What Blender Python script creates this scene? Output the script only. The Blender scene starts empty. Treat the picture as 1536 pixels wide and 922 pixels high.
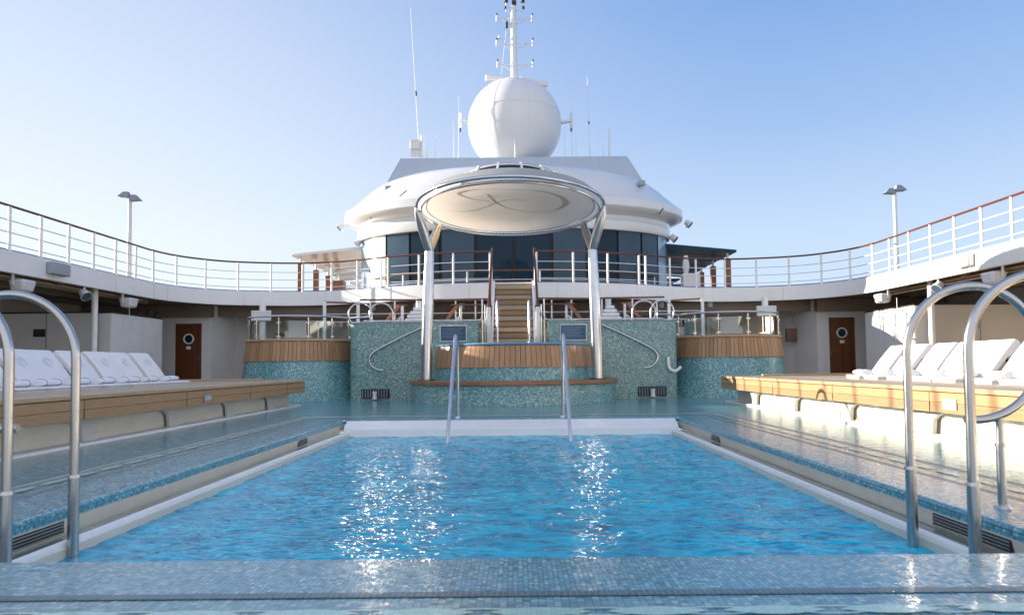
import bpy, bmesh, math, random
from mathutils import Vector, Matrix
R = math.radians
random.seed(7)
S = bpy.context.scene
C = S.collection
PI = math.pi

# ------------------------------------------------------------------ camera
F = 1100.0; TILT = .045; ROLL = -.0095
cd = bpy.data.cameras.new('camera'); cam = bpy.data.objects.new('camera', cd); C.objects.link(cam)
cd.sensor_width = 36; cd.lens = 36*F/1536; cd.shift_x = -10/1536; cd.shift_y = 37.5/1536
cd.clip_end = 20000; cd.clip_start = .05
cd.dof.use_dof = True; cd.dof.focus_distance = 17; cd.dof.aperture_fstop = 3.2
CAM = Vector((.16, 0, 1.0))
CM = Matrix.Rotation(PI/2 + TILT, 4, 'X') @ Matrix.Rotation(ROLL, 4, 'Z')
cam.matrix_world = Matrix.Translation(CAM) @ CM
S.camera = cam
def ray(u, v): return CM.to_3x3() @ Vector(((u-778)/F, -(v-498.5)/F, -1))
def at(u, v, Y):
    d = ray(u, v); return CAM + d*(Y/d.y)

# ------------------------------------------------------------------ materials
def nt(name):
    m = bpy.data.materials.new(name); m.use_nodes = True
    n = m.node_tree; return m, n, n.nodes['Principled BSDF'], n.nodes, n.links
def mth(n, op, a, b=None, c=None):
    x = n.nodes.new('ShaderNodeMath'); x.operation = op
    for i, q in enumerate((a, b, c)):
        if q is None: continue
        if isinstance(q, (int, float)): x.inputs[i].default_value = q
        else: n.links.new(q, x.inputs[i])
    return x.outputs[0]
def vmth(n, op, a, b=None):
    x = n.nodes.new('ShaderNodeVectorMath'); x.operation = op
    for i, q in enumerate((a, b)):
        if q is None: continue
        if isinstance(q, (tuple, list)): x.inputs[i].default_value = q
        elif isinstance(q, (int, float)): x.inputs['Scale'].default_value = q
        else: n.links.new(q, x.inputs[i])
    return x.outputs[0]
def noise(n, vec, scale, detail=3, rough=.5):
    x = n.nodes.new('ShaderNodeTexNoise'); x.inputs['Scale'].default_value = scale
    x.inputs['Detail'].default_value = detail; x.inputs['Roughness'].default_value = rough
    if vec is not None: n.links.new(vec, x.inputs['Vector'])
    return x.outputs[0]
def ramp(n, fac, stops, const=False):
    x = n.nodes.new('ShaderNodeValToRGB'); e = x.color_ramp.elements
    if const: x.color_ramp.interpolation = 'CONSTANT'
    while len(e) < len(stops): e.new(.5)
    for k, (p, c) in zip(e, stops): k.position = p; k.color = (*c, 1)
    n.links.new(fac, x.inputs[0]); return x.outputs[0]
def mix(n, fac, a, b, mode='MIX'):
    x = n.nodes.new('ShaderNodeMix'); x.data_type = 'RGBA'; x.blend_type = mode
    if isinstance(fac, (int, float)): x.inputs[0].default_value = fac
    else: n.links.new(fac, x.inputs[0])
    for i, q in ((6, a), (7, b)):
        if isinstance(q, (tuple, list)): x.inputs[i].default_value = (*q, 1)
        else: n.links.new(q, x.inputs[i])
    return x.outputs[2]
def bump(n, h, strength, dist, normal=None):
    x = n.nodes.new('ShaderNodeBump'); x.inputs['Strength'].default_value = strength; x.inputs['Distance'].default_value = dist
    n.links.new(h, x.inputs['Height'])
    if normal is not None: n.links.new(normal, x.inputs['Normal'])
    return x.outputs[0]
def coord(n, kind='Object'):
    return n.nodes.new('ShaderNodeTexCoord').outputs[kind]

def paint(name, col, rough=.45, metal=0, var=.06, vs=1.5, coat=0, bmp=0, bs=30, streak=0):
    m, n, p, N, L = nt(name)
    o = coord(n)
    f = noise(n, o, vs, 5, .6)
    c2 = tuple(c*(1-var*2.2) for c in col)
    c = mix(n, ramp(n, f, ((.35, (0, 0, 0)), (.7, (1, 1, 1)))), c2, col)
    if streak:
        sv = vmth(n, 'MULTIPLY', o, (9, 9, .6))
        s = ramp(n, noise(n, sv, 1.2, 4, .6), ((.52, (0, 0, 0)), (.75, (1, 1, 1))))
        c = mix(n, mth(n, 'MULTIPLY', s, streak), c, tuple(q*.62 for q in (col[0], col[1]*.93, col[2]*.82)))
    L.new(c, p.inputs['Base Color'])
    r = mth(n, 'MULTIPLY_ADD', noise(n, o, vs*6, 3), .16, rough-.08)
    L.new(r, p.inputs['Roughness']); p.inputs['Metallic'].default_value = metal
    p.inputs['Coat Weight'].default_value = coat; p.inputs['Coat Roughness'].default_value = .08
    if bmp: L.new(bump(n, noise(n, o, bs, 3), bmp, .01), p.inputs['Normal'])
    return m

def wood(name, a, b, pitch=.12, axis=0, rough=.5, gap=.06, grain=1.0):
    """boards in UV metres; axis = the UV axis across which the boards change"""
    m, n, p, N, L = nt(name)
    uv = coord(n, 'UV'); sp = N.new('ShaderNodeSeparateXYZ'); L.new(uv, sp.inputs[0])
    q = mth(n, 'DIVIDE', sp.outputs[axis], pitch); fl = mth(n, 'FLOOR', q); fr = mth(n, 'FRACT', q)
    wn = N.new('ShaderNodeTexWhiteNoise'); wn.noise_dimensions = '1D'; L.new(fl, wn.inputs['W'])
    sc = (26, 1.6, 1) if axis == 0 else (1.6, 26, 1)
    off = N.new('ShaderNodeCombineXYZ'); L.new(mth(n, 'MULTIPLY', wn.outputs[0], 37), off.inputs[1-axis])
    gv = vmth(n, 'ADD', vmth(n, 'MULTIPLY', uv, sc), off.outputs[0])
    g = noise(n, gv, 2.2, 5, .65)
    c = mix(n, ramp(n, g, ((.3, (0, 0, 0)), (.72, (1, 1, 1)))), a, b)
    c = mix(n, mth(n, 'MULTIPLY', wn.outputs[0], .5), c, tuple(x*.55 for x in a))
    if gap:
        e = mth(n, 'LESS_THAN', fr, gap)
        c = mix(n, e, c, (.02, .015, .01))
    L.new(c, p.inputs['Base Color']); p.inputs['Roughness'].default_value = rough
    L.new(bump(n, g, .15*grain, .004), p.inputs['Normal'])
    return m

def mosaic(name, stops, tile=.027, rough=.22, jit=.12, wet=0, grout=(.30, .36, .36), gw=.10, tint=None, spec=.5):
    m, n, p, N, L = nt(name)
    uv = coord(n, 'UV')
    q = vmth(n, 'SCALE', uv, 1/tile); fl = vmth(n, 'FLOOR', q); fr = vmth(n, 'FRACTION', q)
    wn = N.new('ShaderNodeTexWhiteNoise'); wn.noise_dimensions = '3D'; L.new(fl, wn.inputs['Vector'])
    c = ramp(n, wn.outputs['Value'], stops, True)
    big = noise(n, uv, .9, 4, .6)
    c = mix(n, mth(n, 'MULTIPLY', ramp(n, big, ((.35, (0, 0, 0)), (.68, (1, 1, 1)))), .45), c, tint or stops[0][1])
    sp = N.new('ShaderNodeSeparateXYZ'); L.new(fr, sp.inputs[0])
    g = mth(n, 'MAXIMUM', mth(n, 'LESS_THAN', sp.outputs[0], gw), mth(n, 'LESS_THAN', sp.outputs[1], gw))
    c = mix(n, g, c, grout)
    L.new(c, p.inputs['Base Color'])
    p.inputs['Roughness'].default_value = rough; p.inputs['Specular IOR Level'].default_value = spec
    j = vmth(n, 'SCALE', vmth(n, 'SUBTRACT', wn.outputs['Color'], (.5, .5, .5)), jit)
    ge = N.new('ShaderNodeNewGeometry')
    nm = vmth(n, 'NORMALIZE', vmth(n, 'ADD', ge.outputs['Normal'], j))
    L.new(nm, p.inputs['Normal'])
    if wet:
        p.inputs['Coat Weight'].default_value = wet; p.inputs['Coat Roughness'].default_value = .03; p.inputs['Coat IOR'].default_value = 1.4
        o = coord(n)
        h1 = noise(n, vmth(n, 'MULTIPLY', o, (1, 1.5, 1)), 3.2, 3, .55)
        h2 = noise(n, o, 13, 3, .6)
        h = mth(n, 'ADD', h1, mth(n, 'MULTIPLY', h2, .3))
        L.new(bump(n, h, .5, .013), p.inputs['Coat Normal'])
    return m

def water(name, deep, light, wave=1.0):
    m, n, p, N, L = nt(name)
    o = coord(n)
    f = noise(n, vmth(n, 'MULTIPLY', o, (1.0, 1.9, 1)), 1.6, 4, .6)
    c = mix(n, ramp(n, f, ((.32, (0, 0, 0)), (.68, (1, 1, 1)))), deep, light)
    w = N.new('ShaderNodeTexVoronoi'); w.feature = 'SMOOTH_F1'; w.inputs['Scale'].default_value = 2.3
    dn = N.new('ShaderNodeTexNoise'); dn.inputs['Scale'].default_value = 2.5; L.new(o, dn.inputs['Vector'])
    L.new(vmth(n, 'ADD', vmth(n, 'MULTIPLY', o, (1, 2, 1)), vmth(n, 'SCALE', dn.outputs[1], .6)), w.inputs['Vector'])
    c = mix(n, mth(n, 'MULTIPLY', ramp(n, w.outputs[0], ((.45, (0, 0, 0)), (.85, (1, 1, 1)))), .12), c, tuple(min(1, q*1.5) for q in light))
    CO = c
    p.inputs['Roughness'].default_value = .02; p.inputs['IOR'].default_value = 1.33; p.inputs['Specular IOR Level'].default_value = .24
    h1 = noise(n, vmth(n, 'MULTIPLY', o, (1, 1.8, 1)), 4.5, 1.2, .45)
    h2 = noise(n, vmth(n, 'MULTIPLY', o, (1, 1.6, 1)), 11, .8, .4)
    h3 = noise(n, o, 42, 2, .5)
    h = mth(n, 'ADD', h1, mth(n, 'ADD', mth(n, 'MULTIPLY', h2, .7), mth(n, 'MULTIPLY', h3, .03)))
    hf = ramp(n, mth(n, 'ADD', mth(n, 'MULTIPLY', h1, .5), mth(n, 'MULTIPLY', h2, .5)), ((.37, (.42, .52, .60)), (.5, (.88, .94, .94)), (.64, (1.08, 1.08, 1.02))))  # refracted light at ripple scale, painted into the base colour
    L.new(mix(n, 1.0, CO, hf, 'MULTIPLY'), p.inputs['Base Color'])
    L.new(bump(n, h, 1.0*wave, .019), p.inputs['Normal'])
    return m

def glassy(name, col, rough=.03, var=.1, spec=.14):
    m, n, p, N, L = nt(name)
    o = coord(n)
    c = mix(n, noise(n, o, .7, 3), tuple(q*(1-var*3) for q in col), tuple(min(1, q*(1+var*3)) for q in col))
    L.new(c, p.inputs['Base Color']); p.inputs['Roughness'].default_value = rough
    p.inputs['Specular IOR Level'].default_value = spec
    return m
def clear(name):
    m, n, p, N, L = nt(name)
    out = N['Material Output']
    t = N.new('ShaderNodeBsdfTransparent'); t.inputs[0].default_value = (.90, .95, .94, 1)
    g = N.new('ShaderNodeBsdfGlossy'); g.inputs[1].default_value = .03
    fz = N.new('ShaderNodeFresnel'); fz.inputs[0].default_value = 1.5
    k = mth(n, 'ADD', mth(n, 'MULTIPLY', fz.outputs[0], 1.6), mth(n, 'MULTIPLY', noise(n, coord(n), 3, 4), .10))
    x = N.new('ShaderNodeMixShader'); L.new(k, x.inputs[0]); L.new(t.outputs[0], x.inputs[1]); L.new(g.outputs[0], x.inputs[2])
    L.new(x.outputs[0], out.inputs[0]); return m
def cloth(name, col, trans=.35):
    m, n, p, N, L = nt(name)
    out = N['Material Output']
    o = coord(n)
    c = mix(n, noise(n, o, .8, 4), tuple(q*.86 for q in col), col)
    L.new(c, p.inputs['Base Color']); p.inputs['Roughness'].default_value = .85
    b = bump(n, noise(n, o, 120, 2), .15, .003); L.new(b, p.inputs['Normal'])
    if trans:
        t = N.new('ShaderNodeBsdfTranslucent'); L.new(c, t.inputs[0])
        x = N.new('ShaderNodeMixShader'); x.inputs[0].default_value = trans
        L.new(p.outputs[0], x.inputs[1]); L.new(t.outputs[0], x.inputs[2]); L.new(x.outputs[0], out.inputs[0])
    return m

WHITE = paint('white_paint', (.78, .78, .78), .38, var=.03, streak=.10)
HULLW = paint('superstructure_paint', (.66, .665, .675), .36, var=.035, vs=.6, streak=.12, coat=1)
RADOM = paint('radome_gelcoat', (.68, .68, .69), .35, var=.02, vs=.8, streak=.04)
BEIGE = paint('beige_panel', (.56, .53, .49), .5, var=.04, streak=.08)
GREYW = paint('grey_white_panel', (.66, .66, .66), .4, var=.04, streak=.12)
SOFF = paint('soffit_panel', (.20, .15, .11), .55, var=.08)
CREAM = paint('cream_panel', (.66, .63, .54), .35, var=.05, coat=.2, streak=.12)
GREYB = paint('bracket_grey', (.58, .57, .53), .4, var=.05, coat=.2)
CHROME = paint('polished_steel', (.58, .59, .62), .21, 1, .05, 6)
TUBE = paint('brushed_steel_tube', (.50, .49, .48), .24, 1, .04, 2)
BLACK = paint('black_plastic', (.02, .02, .022), .5)
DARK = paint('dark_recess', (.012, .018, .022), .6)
GREYBOX = paint('grey_box_paint', (.30, .34, .38), .5, var=.05)
SPKR = paint('speaker_plastic', (.62, .63, .65), .5, var=.05)
BRASSY = paint('warm_steel', (.60, .52, .40), .25, 1, .05, 6)
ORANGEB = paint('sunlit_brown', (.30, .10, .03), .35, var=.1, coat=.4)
MAHOG = wood('varnished_mahogany', (.10, .028, .016), (.17, .055, .032), 4.0, 0, .25, 0)
RAILW = wood('rail_cap_wood', (.10, .035, .022), (.19, .065, .035), 4.0, 0, .3, 0)
DOORW = wood('door_mahogany', (.115, .034, .014), (.21, .075, .03), .105, 0, .3, .05)
TEAKD = wood('teak_deck_boards', (.40, .30, .20), (.56, .44, .31), .095, 0, .55, .07)
TEAKF = wood('teak_fascia_boards', (.40, .235, .115), (.58, .37, .20), .155, 1, .42, 0)
TEAKN = wood('teak_nosing', (.44, .29, .16), (.60, .42, .25), 5, 1, .45, 0)
SLAT = wood('teak_slats', (.31, .17, .085), (.50, .295, .16), .13, 0, .42, 0)
BENCH = wood('bench_wood', (.22, .10, .05), (.36, .18, .09), .35, 0, .38, .01)
POSTW = wood('post_wood', (.20, .07, .03), (.32, .13, .06), .1, 1, .45, .08)
TREADD = wood('tread_dark', (.16, .09, .05), (.26, .15, .08), .3, 1, .5, 0)
RISER = paint('riser_tan', (.42, .35, .26), .5)
TREAD = wood('tread_teak', (.30, .18, .09), (.42, .27, .15), .3, 1, .5, 0)

TEAL = ((0, (.08, .20, .20)), (.22, (.14, .29, .28)), (.45, (.20, .36, .34)), (.66, (.05, .14, .17)), (.80, (.26, .40, .37)), (.94, (.40, .52, .45)))
BLUET = ((0, (.05, .21, .25)), (.25, (.10, .31, .35)), (.5, (.17, .41, .44)), (.72, (.03, .13, .19)), (.86, (.28, .50, .51)), (.95, (.46, .62, .58)))
LIPT = ((0, (.07, .29, .39)), (.25, (.11, .37, .46)), (.5, (.18, .46, .52)), (.7, (.03, .19, .27)), (.85, (.36, .60, .60)), (.95, (.15, .21, .18)))
LIP2 = ((0, (.08, .26, .32)), (.3, (.13, .33, .38)), (.6, (.19, .40, .43)), (.75, (.05, .16, .22)), (.88, (.32, .50, .49)))
M_TEAL = mosaic('teal_glass_mosaic', TEAL, .033, .2, .14)
M_BLUE = mosaic('blue_glass_mosaic', BLUET, .033, .16, .2)
M_LIP = mosaic('pale_blue_pool_mosaic', LIPT, .024, .25, .12, wet=.3, spec=.3, tint=(.09, .34, .45), grout=(.05, .09, .13), gw=.13)
M_LIP2 = mosaic('teal_channel_mosaic', LIP2, .033, .25, .10, wet=.4, spec=.3, tint=(.09, .29, .36), grout=(.05, .09, .11))
M_DKT = mosaic('dark_border_mosaic', ((0, (.02, .07, .10)), (.4, (.04, .11, .14)), (.8, (.06, .12, .14))), .027, .4, .04, wet=.15)
M_LEAF = mosaic('pale_green_leaf_mosaic', ((0, (.30, .56, .50)), (.3, (.36, .64, .56)), (.7, (.42, .70, .61))), .02, .3, .04, wet=.5)
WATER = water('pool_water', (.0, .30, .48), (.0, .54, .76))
WATER2 = water('hot_tub_water', (.05, .2, .3), (.10, .35, .45), .5)
SEA = water('sea_water', (.01, .05, .09), (.02, .08, .13), 1)
NAVY = glassy('dark_navy_glass', (.012, .030, .052))
NAVY2 = glassy('blue_grey_glass', (.05, .085, .125))
PALEG = glassy('pale_blue_glass', (.22, .33, .45), .17, .1, 1.0)
GLOWPANE = glassy('sun_glow_pane', (.60, .60, .54), .2, .03, 1.0)  # reflected sun glow put into the pane's base colour
SIGNB = glassy('blue_notice_plate', (.055, .11, .19), .12)
CLEAR = clear('clear_glass')
FABRIC = cloth('canopy_fabric', (.90, .79, .66), .7)
ROOFM = cloth('canopy_roof_skin', (.74, .75, .76), .75)
EMBM = cloth('emblem_grey', (.70, .62, .53), .62)
TOWEL = cloth('white_towelling', (.80, .80, .82), 0)
COVER = cloth('lounger_cover', (.79, .79, .81), 0)
BLUESTR = cloth('blue_stripe', (.16, .22, .42), 0)
EMB2 = cloth('cover_emblem', (.745, .75, .78), 0)
LOUVR = glassy('dark_louvre_glass', (.012, .03, .07))
AWN = glassy('awning_blue_glass', (.02, .065, .13), .45, .1, .05)
LAMPG = paint('lamp_hood_grey', (.22, .25, .30), .4)

# ------------------------------------------------------------------ mesh helpers
class MB:
    def __init__(s):
        s.bm = bmesh.new(); s.uv = s.bm.loops.layers.uv.new('UVMap'); s.done = set()
    def face(s, pts, uvs=None):
        f = s.bm.faces.new([s.bm.verts.new(p) for p in pts])
        if uvs:
            for l, t in zip(f.loops, uvs): l[s.uv].uv = t
            f.tag = True
        return f
    def box(s, x0, x1, y0, y1, z0, z1):
        x0, x1 = sorted((x0, x1)); y0, y1 = sorted((y0, y1)); z0, z1 = sorted((z0, z1))
        v = [s.bm.verts.new((x, y, z)) for x in (x0, x1) for y in (y0, y1) for z in (z0, z1)]
        for q in ((0,1,3,2), (4,6,7,5), (0,4,5,1), (2,3,7,6), (0,2,6,4), (1,5,7,3)): s.bm.faces.new([v[i] for i in q])
        return s
    def hexa(s, p):   # 8 points: bottom 4 ccw, top 4 ccw
        v = [s.bm.verts.new(q) for q in p]
        for q in ((3,2,1,0), (4,5,6,7), (0,1,5,4), (1,2,6,5), (2,3,7,6), (3,0,4,7)): s.bm.faces.new([v[i] for i in q])
        return s
    def bar(s, a, b, w, h, up=(0, 0, 1)):
        a, b = Vector(a), Vector(b); d = (b-a).normalized(); u = Vector(up)
        if abs(d.dot(u)) > .98: u = Vector((0, 1, 0))
        x = d.cross(u).normalized()*w/2; y = x.cross(d).normalized()*h/2
        return s.hexa([a-x-y, a+x-y, a+x+y, a-x+y, b-x-y, b+x-y, b+x+y, b-x+y])
    def tube(s, path, r, seg=10, closed=False, caps=True, uvl=True):
        P = [Vector(p) for p in path]; n = len(P)
        rr = r if isinstance(r, (list, tuple)) else [r]*n
        def tan(i):
            if closed: return (P[(i+1) % n]-P[i-1]).normalized()
            return (P[min(i+1, n-1)]-P[max(i-1, 0)]).normalized()
        t = tan(0); u = Vector((0, 0, 1)) if abs(t.z) < .9 else Vector((0, 1, 0))
        x = t.cross(u).normalized(); rings = []; L = 0; Ls = []
        for i in range(n):
            if i: L += (P[i]-P[i-1]).length
            t = tan(i); x = (x - t*x.dot(t)).normalized(); y = t.cross(x)
            rings.append([s.bm.verts.new(P[i] + (x*math.cos(2*PI*k/seg)+y*math.sin(2*PI*k/seg))*rr[i]) for k in range(seg)]); Ls.append(L)
        m = n if closed else n-1
        for i in range(m):
            a, b = rings[i], rings[(i+1) % n]
            for k in range(seg):
                f = s.bm.faces.new((a[k], b[k], b[(k+1) % seg], a[(k+1) % seg]))
                if uvl:
                    c = 2*PI*rr[i]/seg; l0, l1 = Ls[i], Ls[i+1] if i+1 < n else Ls[i]+.1
                    for l, t2 in zip(f.loops, ((k*c, l0), (k*c, l1), ((k+1)*c, l1), ((k+1)*c, l0))): l[s.uv].uv = t2
                    f.tag = True
        if caps and not closed:
            s.bm.faces.new(list(reversed(rings[0]))) ; s.bm.faces.new(rings[-1])
        return s
    def cyl(s, a, b, r0, r1=None, seg=12): return s.tube([a, b], [r0, r0 if r1 is None else r1], seg)
    def lathe(s, prof, c=(0, 0, 0), a0=0, a1=2*PI, seg=48, sx=1, sy=1):
        full = abs(a1-a0-2*PI) < 1e-6; cols = []
        Rm = max(p[0] for p in prof)
        for k in range(seg if full else seg+1):
            a = a0+(a1-a0)*k/seg
            cols.append([s.bm.verts.new((c[0]+p[0]*math.cos(a)*sx, c[1]+p[0]*math.sin(a)*sy, c[2]+p[1])) for p in prof])
        vl = [0]
        for i in range(1, len(prof)): vl.append(vl[-1]+math.hypot(prof[i][0]-prof[i-1][0], prof[i][1]-prof[i-1][1]))
        for k in range(seg):
            A, B = cols[k], cols[(k+1) % len(cols)]
            u0, u1 = Rm*(a0+(a1-a0)*k/seg), Rm*(a0+(a1-a0)*(k+1)/seg)
            for i in range(len(prof)-1):
                vs = [A[i], B[i], B[i+1], A[i+1]]; us = [(u0, vl[i]), (u1, vl[i]), (u1, vl[i+1]), (u0, vl[i+1])]
                if prof[i][0] < 1e-5: vs.pop(1); us.pop(1)
                elif prof[i+1][0] < 1e-5: vs.pop(2); us.pop(2)
                f = s.bm.faces.new(vs)
                for l, t in zip(f.loops, us): l[s.uv].uv = t
                f.tag = True
        return s
    def prism(s, pts, d0, d1, axis=2):
        """extrude a 2-D outline between d0 and d1 along axis"""
        def mk(p, d): return {2: (p[0], p[1], d), 0: (d, p[0], p[1]), 1: (p[0], d, p[1])}[axis]
        a = [s.bm.verts.new(mk(p, d0)) for p in pts]; b = [s.bm.verts.new(mk(p, d1)) for p in pts]
        n = len(pts)
        s.bm.faces.new(a); s.bm.faces.new(list(reversed(b)))
        for i in range(n): s.bm.faces.new((a[i], b[i], b[(i+1) % n], a[(i+1) % n]))
        return s
    def move(s, M):
        bmesh.ops.transform(s.bm, matrix=M, verts=s.bm.verts); return s
    def build(s, name, m, parent=None, world=True, bevel=0, smooth=True, flat=False, merge=True):
        bm = s.bm
        if merge: bmesh.ops.remove_doubles(bm, verts=bm.verts, dist=1e-5)
        bm.normal_update()
        for f in bm.faces:
            if f.tag: continue
            nn = f.normal; ax = max(range(3), key=lambda i: abs(nn[i]))
            for l in f.loops:
                c = l.vert.co
                l[s.uv].uv = (c.y, c.z) if ax == 0 else (c.x, c.z) if ax == 1 else (c.x, c.y)
        if flat is False: bmesh.ops.recalc_face_normals(bm, faces=bm.faces)
        me = bpy.data.meshes.new(name); 
        if parent is not None and world:
            off = Vector((0, 0, 0)); q = parent
            while q: off += q.location; q = q.parent
            bmesh.ops.translate(bm, verts=bm.verts, vec=-off)
        bm.to_mesh(me); bm.free()
        me.materials.append(m)
        if smooth:
            me.polygons.foreach_set('use_smooth', [True]*len(me.polygons)); me.set_sharp_from_angle(angle=R(32))
        o = bpy.data.objects.new(name, me); C.objects.link(o)
        if parent is not None: o.parent = parent
        if bevel:
            b = o.modifiers.new('bevel', 'BEVEL'); b.width = bevel; b.segments = 2; b.limit_method = 'ANGLE'; b.angle_limit = R(40)
        return o

def tag(o, label=None, cat=None, group=None, kind=None):
    if label: o['label'] = label
    if cat: o['category'] = cat
    if group: o['group'] = group
    if kind: o['kind'] = kind
    return o
def thing(name, label, cat, loc=(0, 0, 0), rz=0, group=None):
    o = bpy.data.objects.new(name, None); C.objects.link(o); o.location = loc; o.rotation_euler = (0, 0, rz)
    o.empty_display_size = .1
    return tag(o, label, cat, group)
def struct(o): o['kind'] = 'structure'; return o
def copy_tree(o, parent=None):
    c = o.copy(); C.objects.link(c); c.parent = parent
    for ch in list(o.children): copy_tree(ch, c)
    return c
def arc(c, r, a0, a1, n, plane='xz', sx=1):
    out = []
    for i in range(n+1):
        a = a0+(a1-a0)*i/n; p = Vector(c)
        if plane == 'xz': p += Vector((math.cos(a)*r*sx, 0, math.sin(a)*r))
        elif plane == 'yz': p += Vector((0, math.cos(a)*r, math.sin(a)*r))
        else: p += Vector((math.cos(a)*r, math.sin(a)*r, 0))
        out.append(p)
    return out
def catmull(P, n=8):
    P = [Vector(p) for p in P]; out = []
    for i in range(len(P)-1):
        a = P[max(i-1, 0)]; b = P[i]; c = P[i+1]; d = P[min(i+2, len(P)-1)]
        for k in range(n):
            t = k/n
            out.append(.5*((2*b)+(c-a)*t+(2*a-5*b+4*c-d)*t*t+(3*b-3*c+d-a)*t**3))
    out.append(P[-1]); return out
def resample(P, step):
    out = [P[0].copy()]; acc = 0
    for a, b in zip(P, P[1:]):
        L = (b-a).length; t = step-acc
        while t <= L+1e-9:
            out.append(a.lerp(b, t/L)); t += step
        acc = (acc+L) % step
    return out

# ------------------------------------------------------------------ sea and hull
struct(MB().box(-9000, 9000, -9000, 9000, -20.5, -20).build('sea', SEA))
struct(MB().box(-16, 16, -30, 60, -20.6, -1.6).build('hull', HULLW))

# ------------------------------------------------------------------ pool
HX, Y0, Y1 = 3.14, 3.9, 13.9
def ringface(mb, x0, x1, y0, y1, z): mb.face([(x0, y0, z), (x1, y0, z), (x1, y1, z), (x0, y1, z)])
lip = MB()
W1 = .59
def ring(mb, a, b, z):      # rectangular ring between offsets a and b outside the pool edge
    for (x0, x1, y0, y1) in ((-HX-b, -HX-a, Y0-b, Y1+b), (HX+a, HX+b, Y0-b, Y1+b), (-HX-a, HX+a, Y0-b, Y0-a), (-HX-a, HX+a, Y1+a, Y1+b)):
        ringface(mb, x0, x1, y0, y1, z)
ring(lip, .03, W1+.01, 0)
# rounded mosaic nosing down to the gutter
for sx in (-1, 1):
    prev = None
    for k in range(7):
        a = k/6*PI/2
        p = (sx*(HX+.03-.03*math.sin(a)), -.03+.03*math.cos(a))
        if prev: lip.face([(prev[0], Y0, prev[1]), (prev[0], Y1, prev[1]), (p[0], Y1, p[1]), (p[0], Y0, p[1])], [(0, Y0), (0, Y1), (.01, Y1), (.01, Y0)] if 0 else [(sx*HX+.008*k, Y0), (sx*HX+.008*k, Y1), (sx*HX+.008*(k+1), Y1), (sx*HX+.008*(k+1), Y0)])
        prev = p
    lip.face([(sx*HX, Y0, -.03), (sx*HX, Y1, -.03), (sx*HX, Y1, -.075), (sx*HX, Y0, -.075)], [(0, Y0), (0, Y1), (.045, Y1), (.045, Y0)])
for (y, d) in ((Y0, -1), (Y1, 1)):
    lip.face([(-HX, y+d*.03, 0), (HX, y+d*.03, 0), (HX, y, -.02), (-HX, y, -.02)])
    lip.face([(-HX, y, -.02), (HX, y, -.02), (HX, y, -.075), (-HX, y, -.075)])
surround = struct(lip.build('pool_surround', M_LIP, flat=True, merge=False))
ch = MB(); ring(ch, W1+.05, 1.04, -.004); 
b = 1.12
for (x0, x1, y0, y1) in ((-10.5, -HX-b, -3, 24.5), (HX+b, 10.5, -3, 24.5), (-HX-b, HX+b, -3, Y0-b), (-HX-b, HX+b, Y1+b, 24.5)): ringface(ch, x0, x1, y0, y1, -.004)
struct(ch.build('channel_floor', M_LIP2, flat=True, merge=False))
dk = MB(); ring(dk, W1, W1+.07, .0005); ring(dk, 1.04, 1.12, -.002)
struct(dk.build('tile_border', M_DKT, flat=True, merge=False))
# leaf chain inlay
lf = MB(); off = .87
def leaf(cx, cy, ang, L=.42, Wd=.11):
    n = 10; pts = []
    for i in range(n+1):
        t = i/n; pts.append((-L/2+L*t, Wd/2*math.sin(PI*t)**.8))
    for i in range(n-1, 0, -1):
        t = i/n; pts.append((-L/2+L*t, -Wd/2*math.sin(PI*t)**.8))
    c, s_ = math.cos(ang), math.sin(ang)
    lf.face([(cx+x*c-y*s_, cy+x*s_+y*c, .002) for x, y in pts])
def chain(p, q, ang, ph=0):
    p, q = Vector(p), Vector(q); L = (q-p).length; n = int(L/.45); d = (q-p).normalized(); nn = Vector((-d.y, d.x))
    for i in range(n):
        m = p+d*(i+.5)*L/n; leaf(m.x, m.y, ang)
    k = int(L/.06)
    for i in range(k):
        for sg in (-1, 1):
            def w(j):
                return p+d*j*L/k+nn*sg*.045*math.cos(PI*(j*L/k)/(L/n))
            a, b2 = w(i), w(i+1)
            lf.face([(a.x-nn.x*.008, a.y-nn.y*.008, .001), (b2.x-nn.x*.008, b2.y-nn.y*.008, .001), (b2.x+nn.x*.008, b2.y+nn.y*.008, .001), (a.x+nn.x*.008, a.y+nn.y*.008, .001)])
xo = HX+off
chain((-xo+.2, Y0-off), (xo-.2, Y0-off), 0); chain((-xo, Y0-off+.2), (-xo, Y1+off-.2), PI/2); chain((xo, Y0-off+.2), (xo, Y1+off-.2), PI/2); chain((-xo+.2, Y1+off), (xo-.2, Y1+off), 0)
struct(lf.build('leaf_inlay', M_LEAF, flat=True, merge=False))

# gutter: cream wall, channel, white curb
g = MB()
for sx in (-1, 1):
    g.hexa([(sx*(HX+.02), Y0, -.20), (sx*(HX+.12), Y0, -.20), (sx*(HX+.12), Y1, -.20), (sx*(HX+.02), Y1, -.20), (sx*(HX-.006), Y0, -.076), (sx*(HX+.12), Y0, -.076), (sx*(HX+.12), Y1, -.076), (sx*(HX-.006), Y1, -.076)])
    g.box(sx*2.90, sx*3.13, Y0, Y1-.5, -.6, -.20)
g.box(-HX, HX, Y0-.2, Y0-.002, -.8, -.076)
basin = struct(g.build('pool_gutter', CREAM))
cb = MB()
for sx in (-1, 1):
    pts = [(-.03, -.7), (-.03, -.19)]+[(-.03*math.cos(a), -.19+.035*math.sin(a)) for a in (PI/6, PI/3, PI/2, 2*PI/3, 5*PI/6)]+[(.03, -.19), (.03, -.2)]
    cb.prism([(sx*2.94+x, z) for x, z in pts], Y0, Y1-.45, axis=1)
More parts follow.
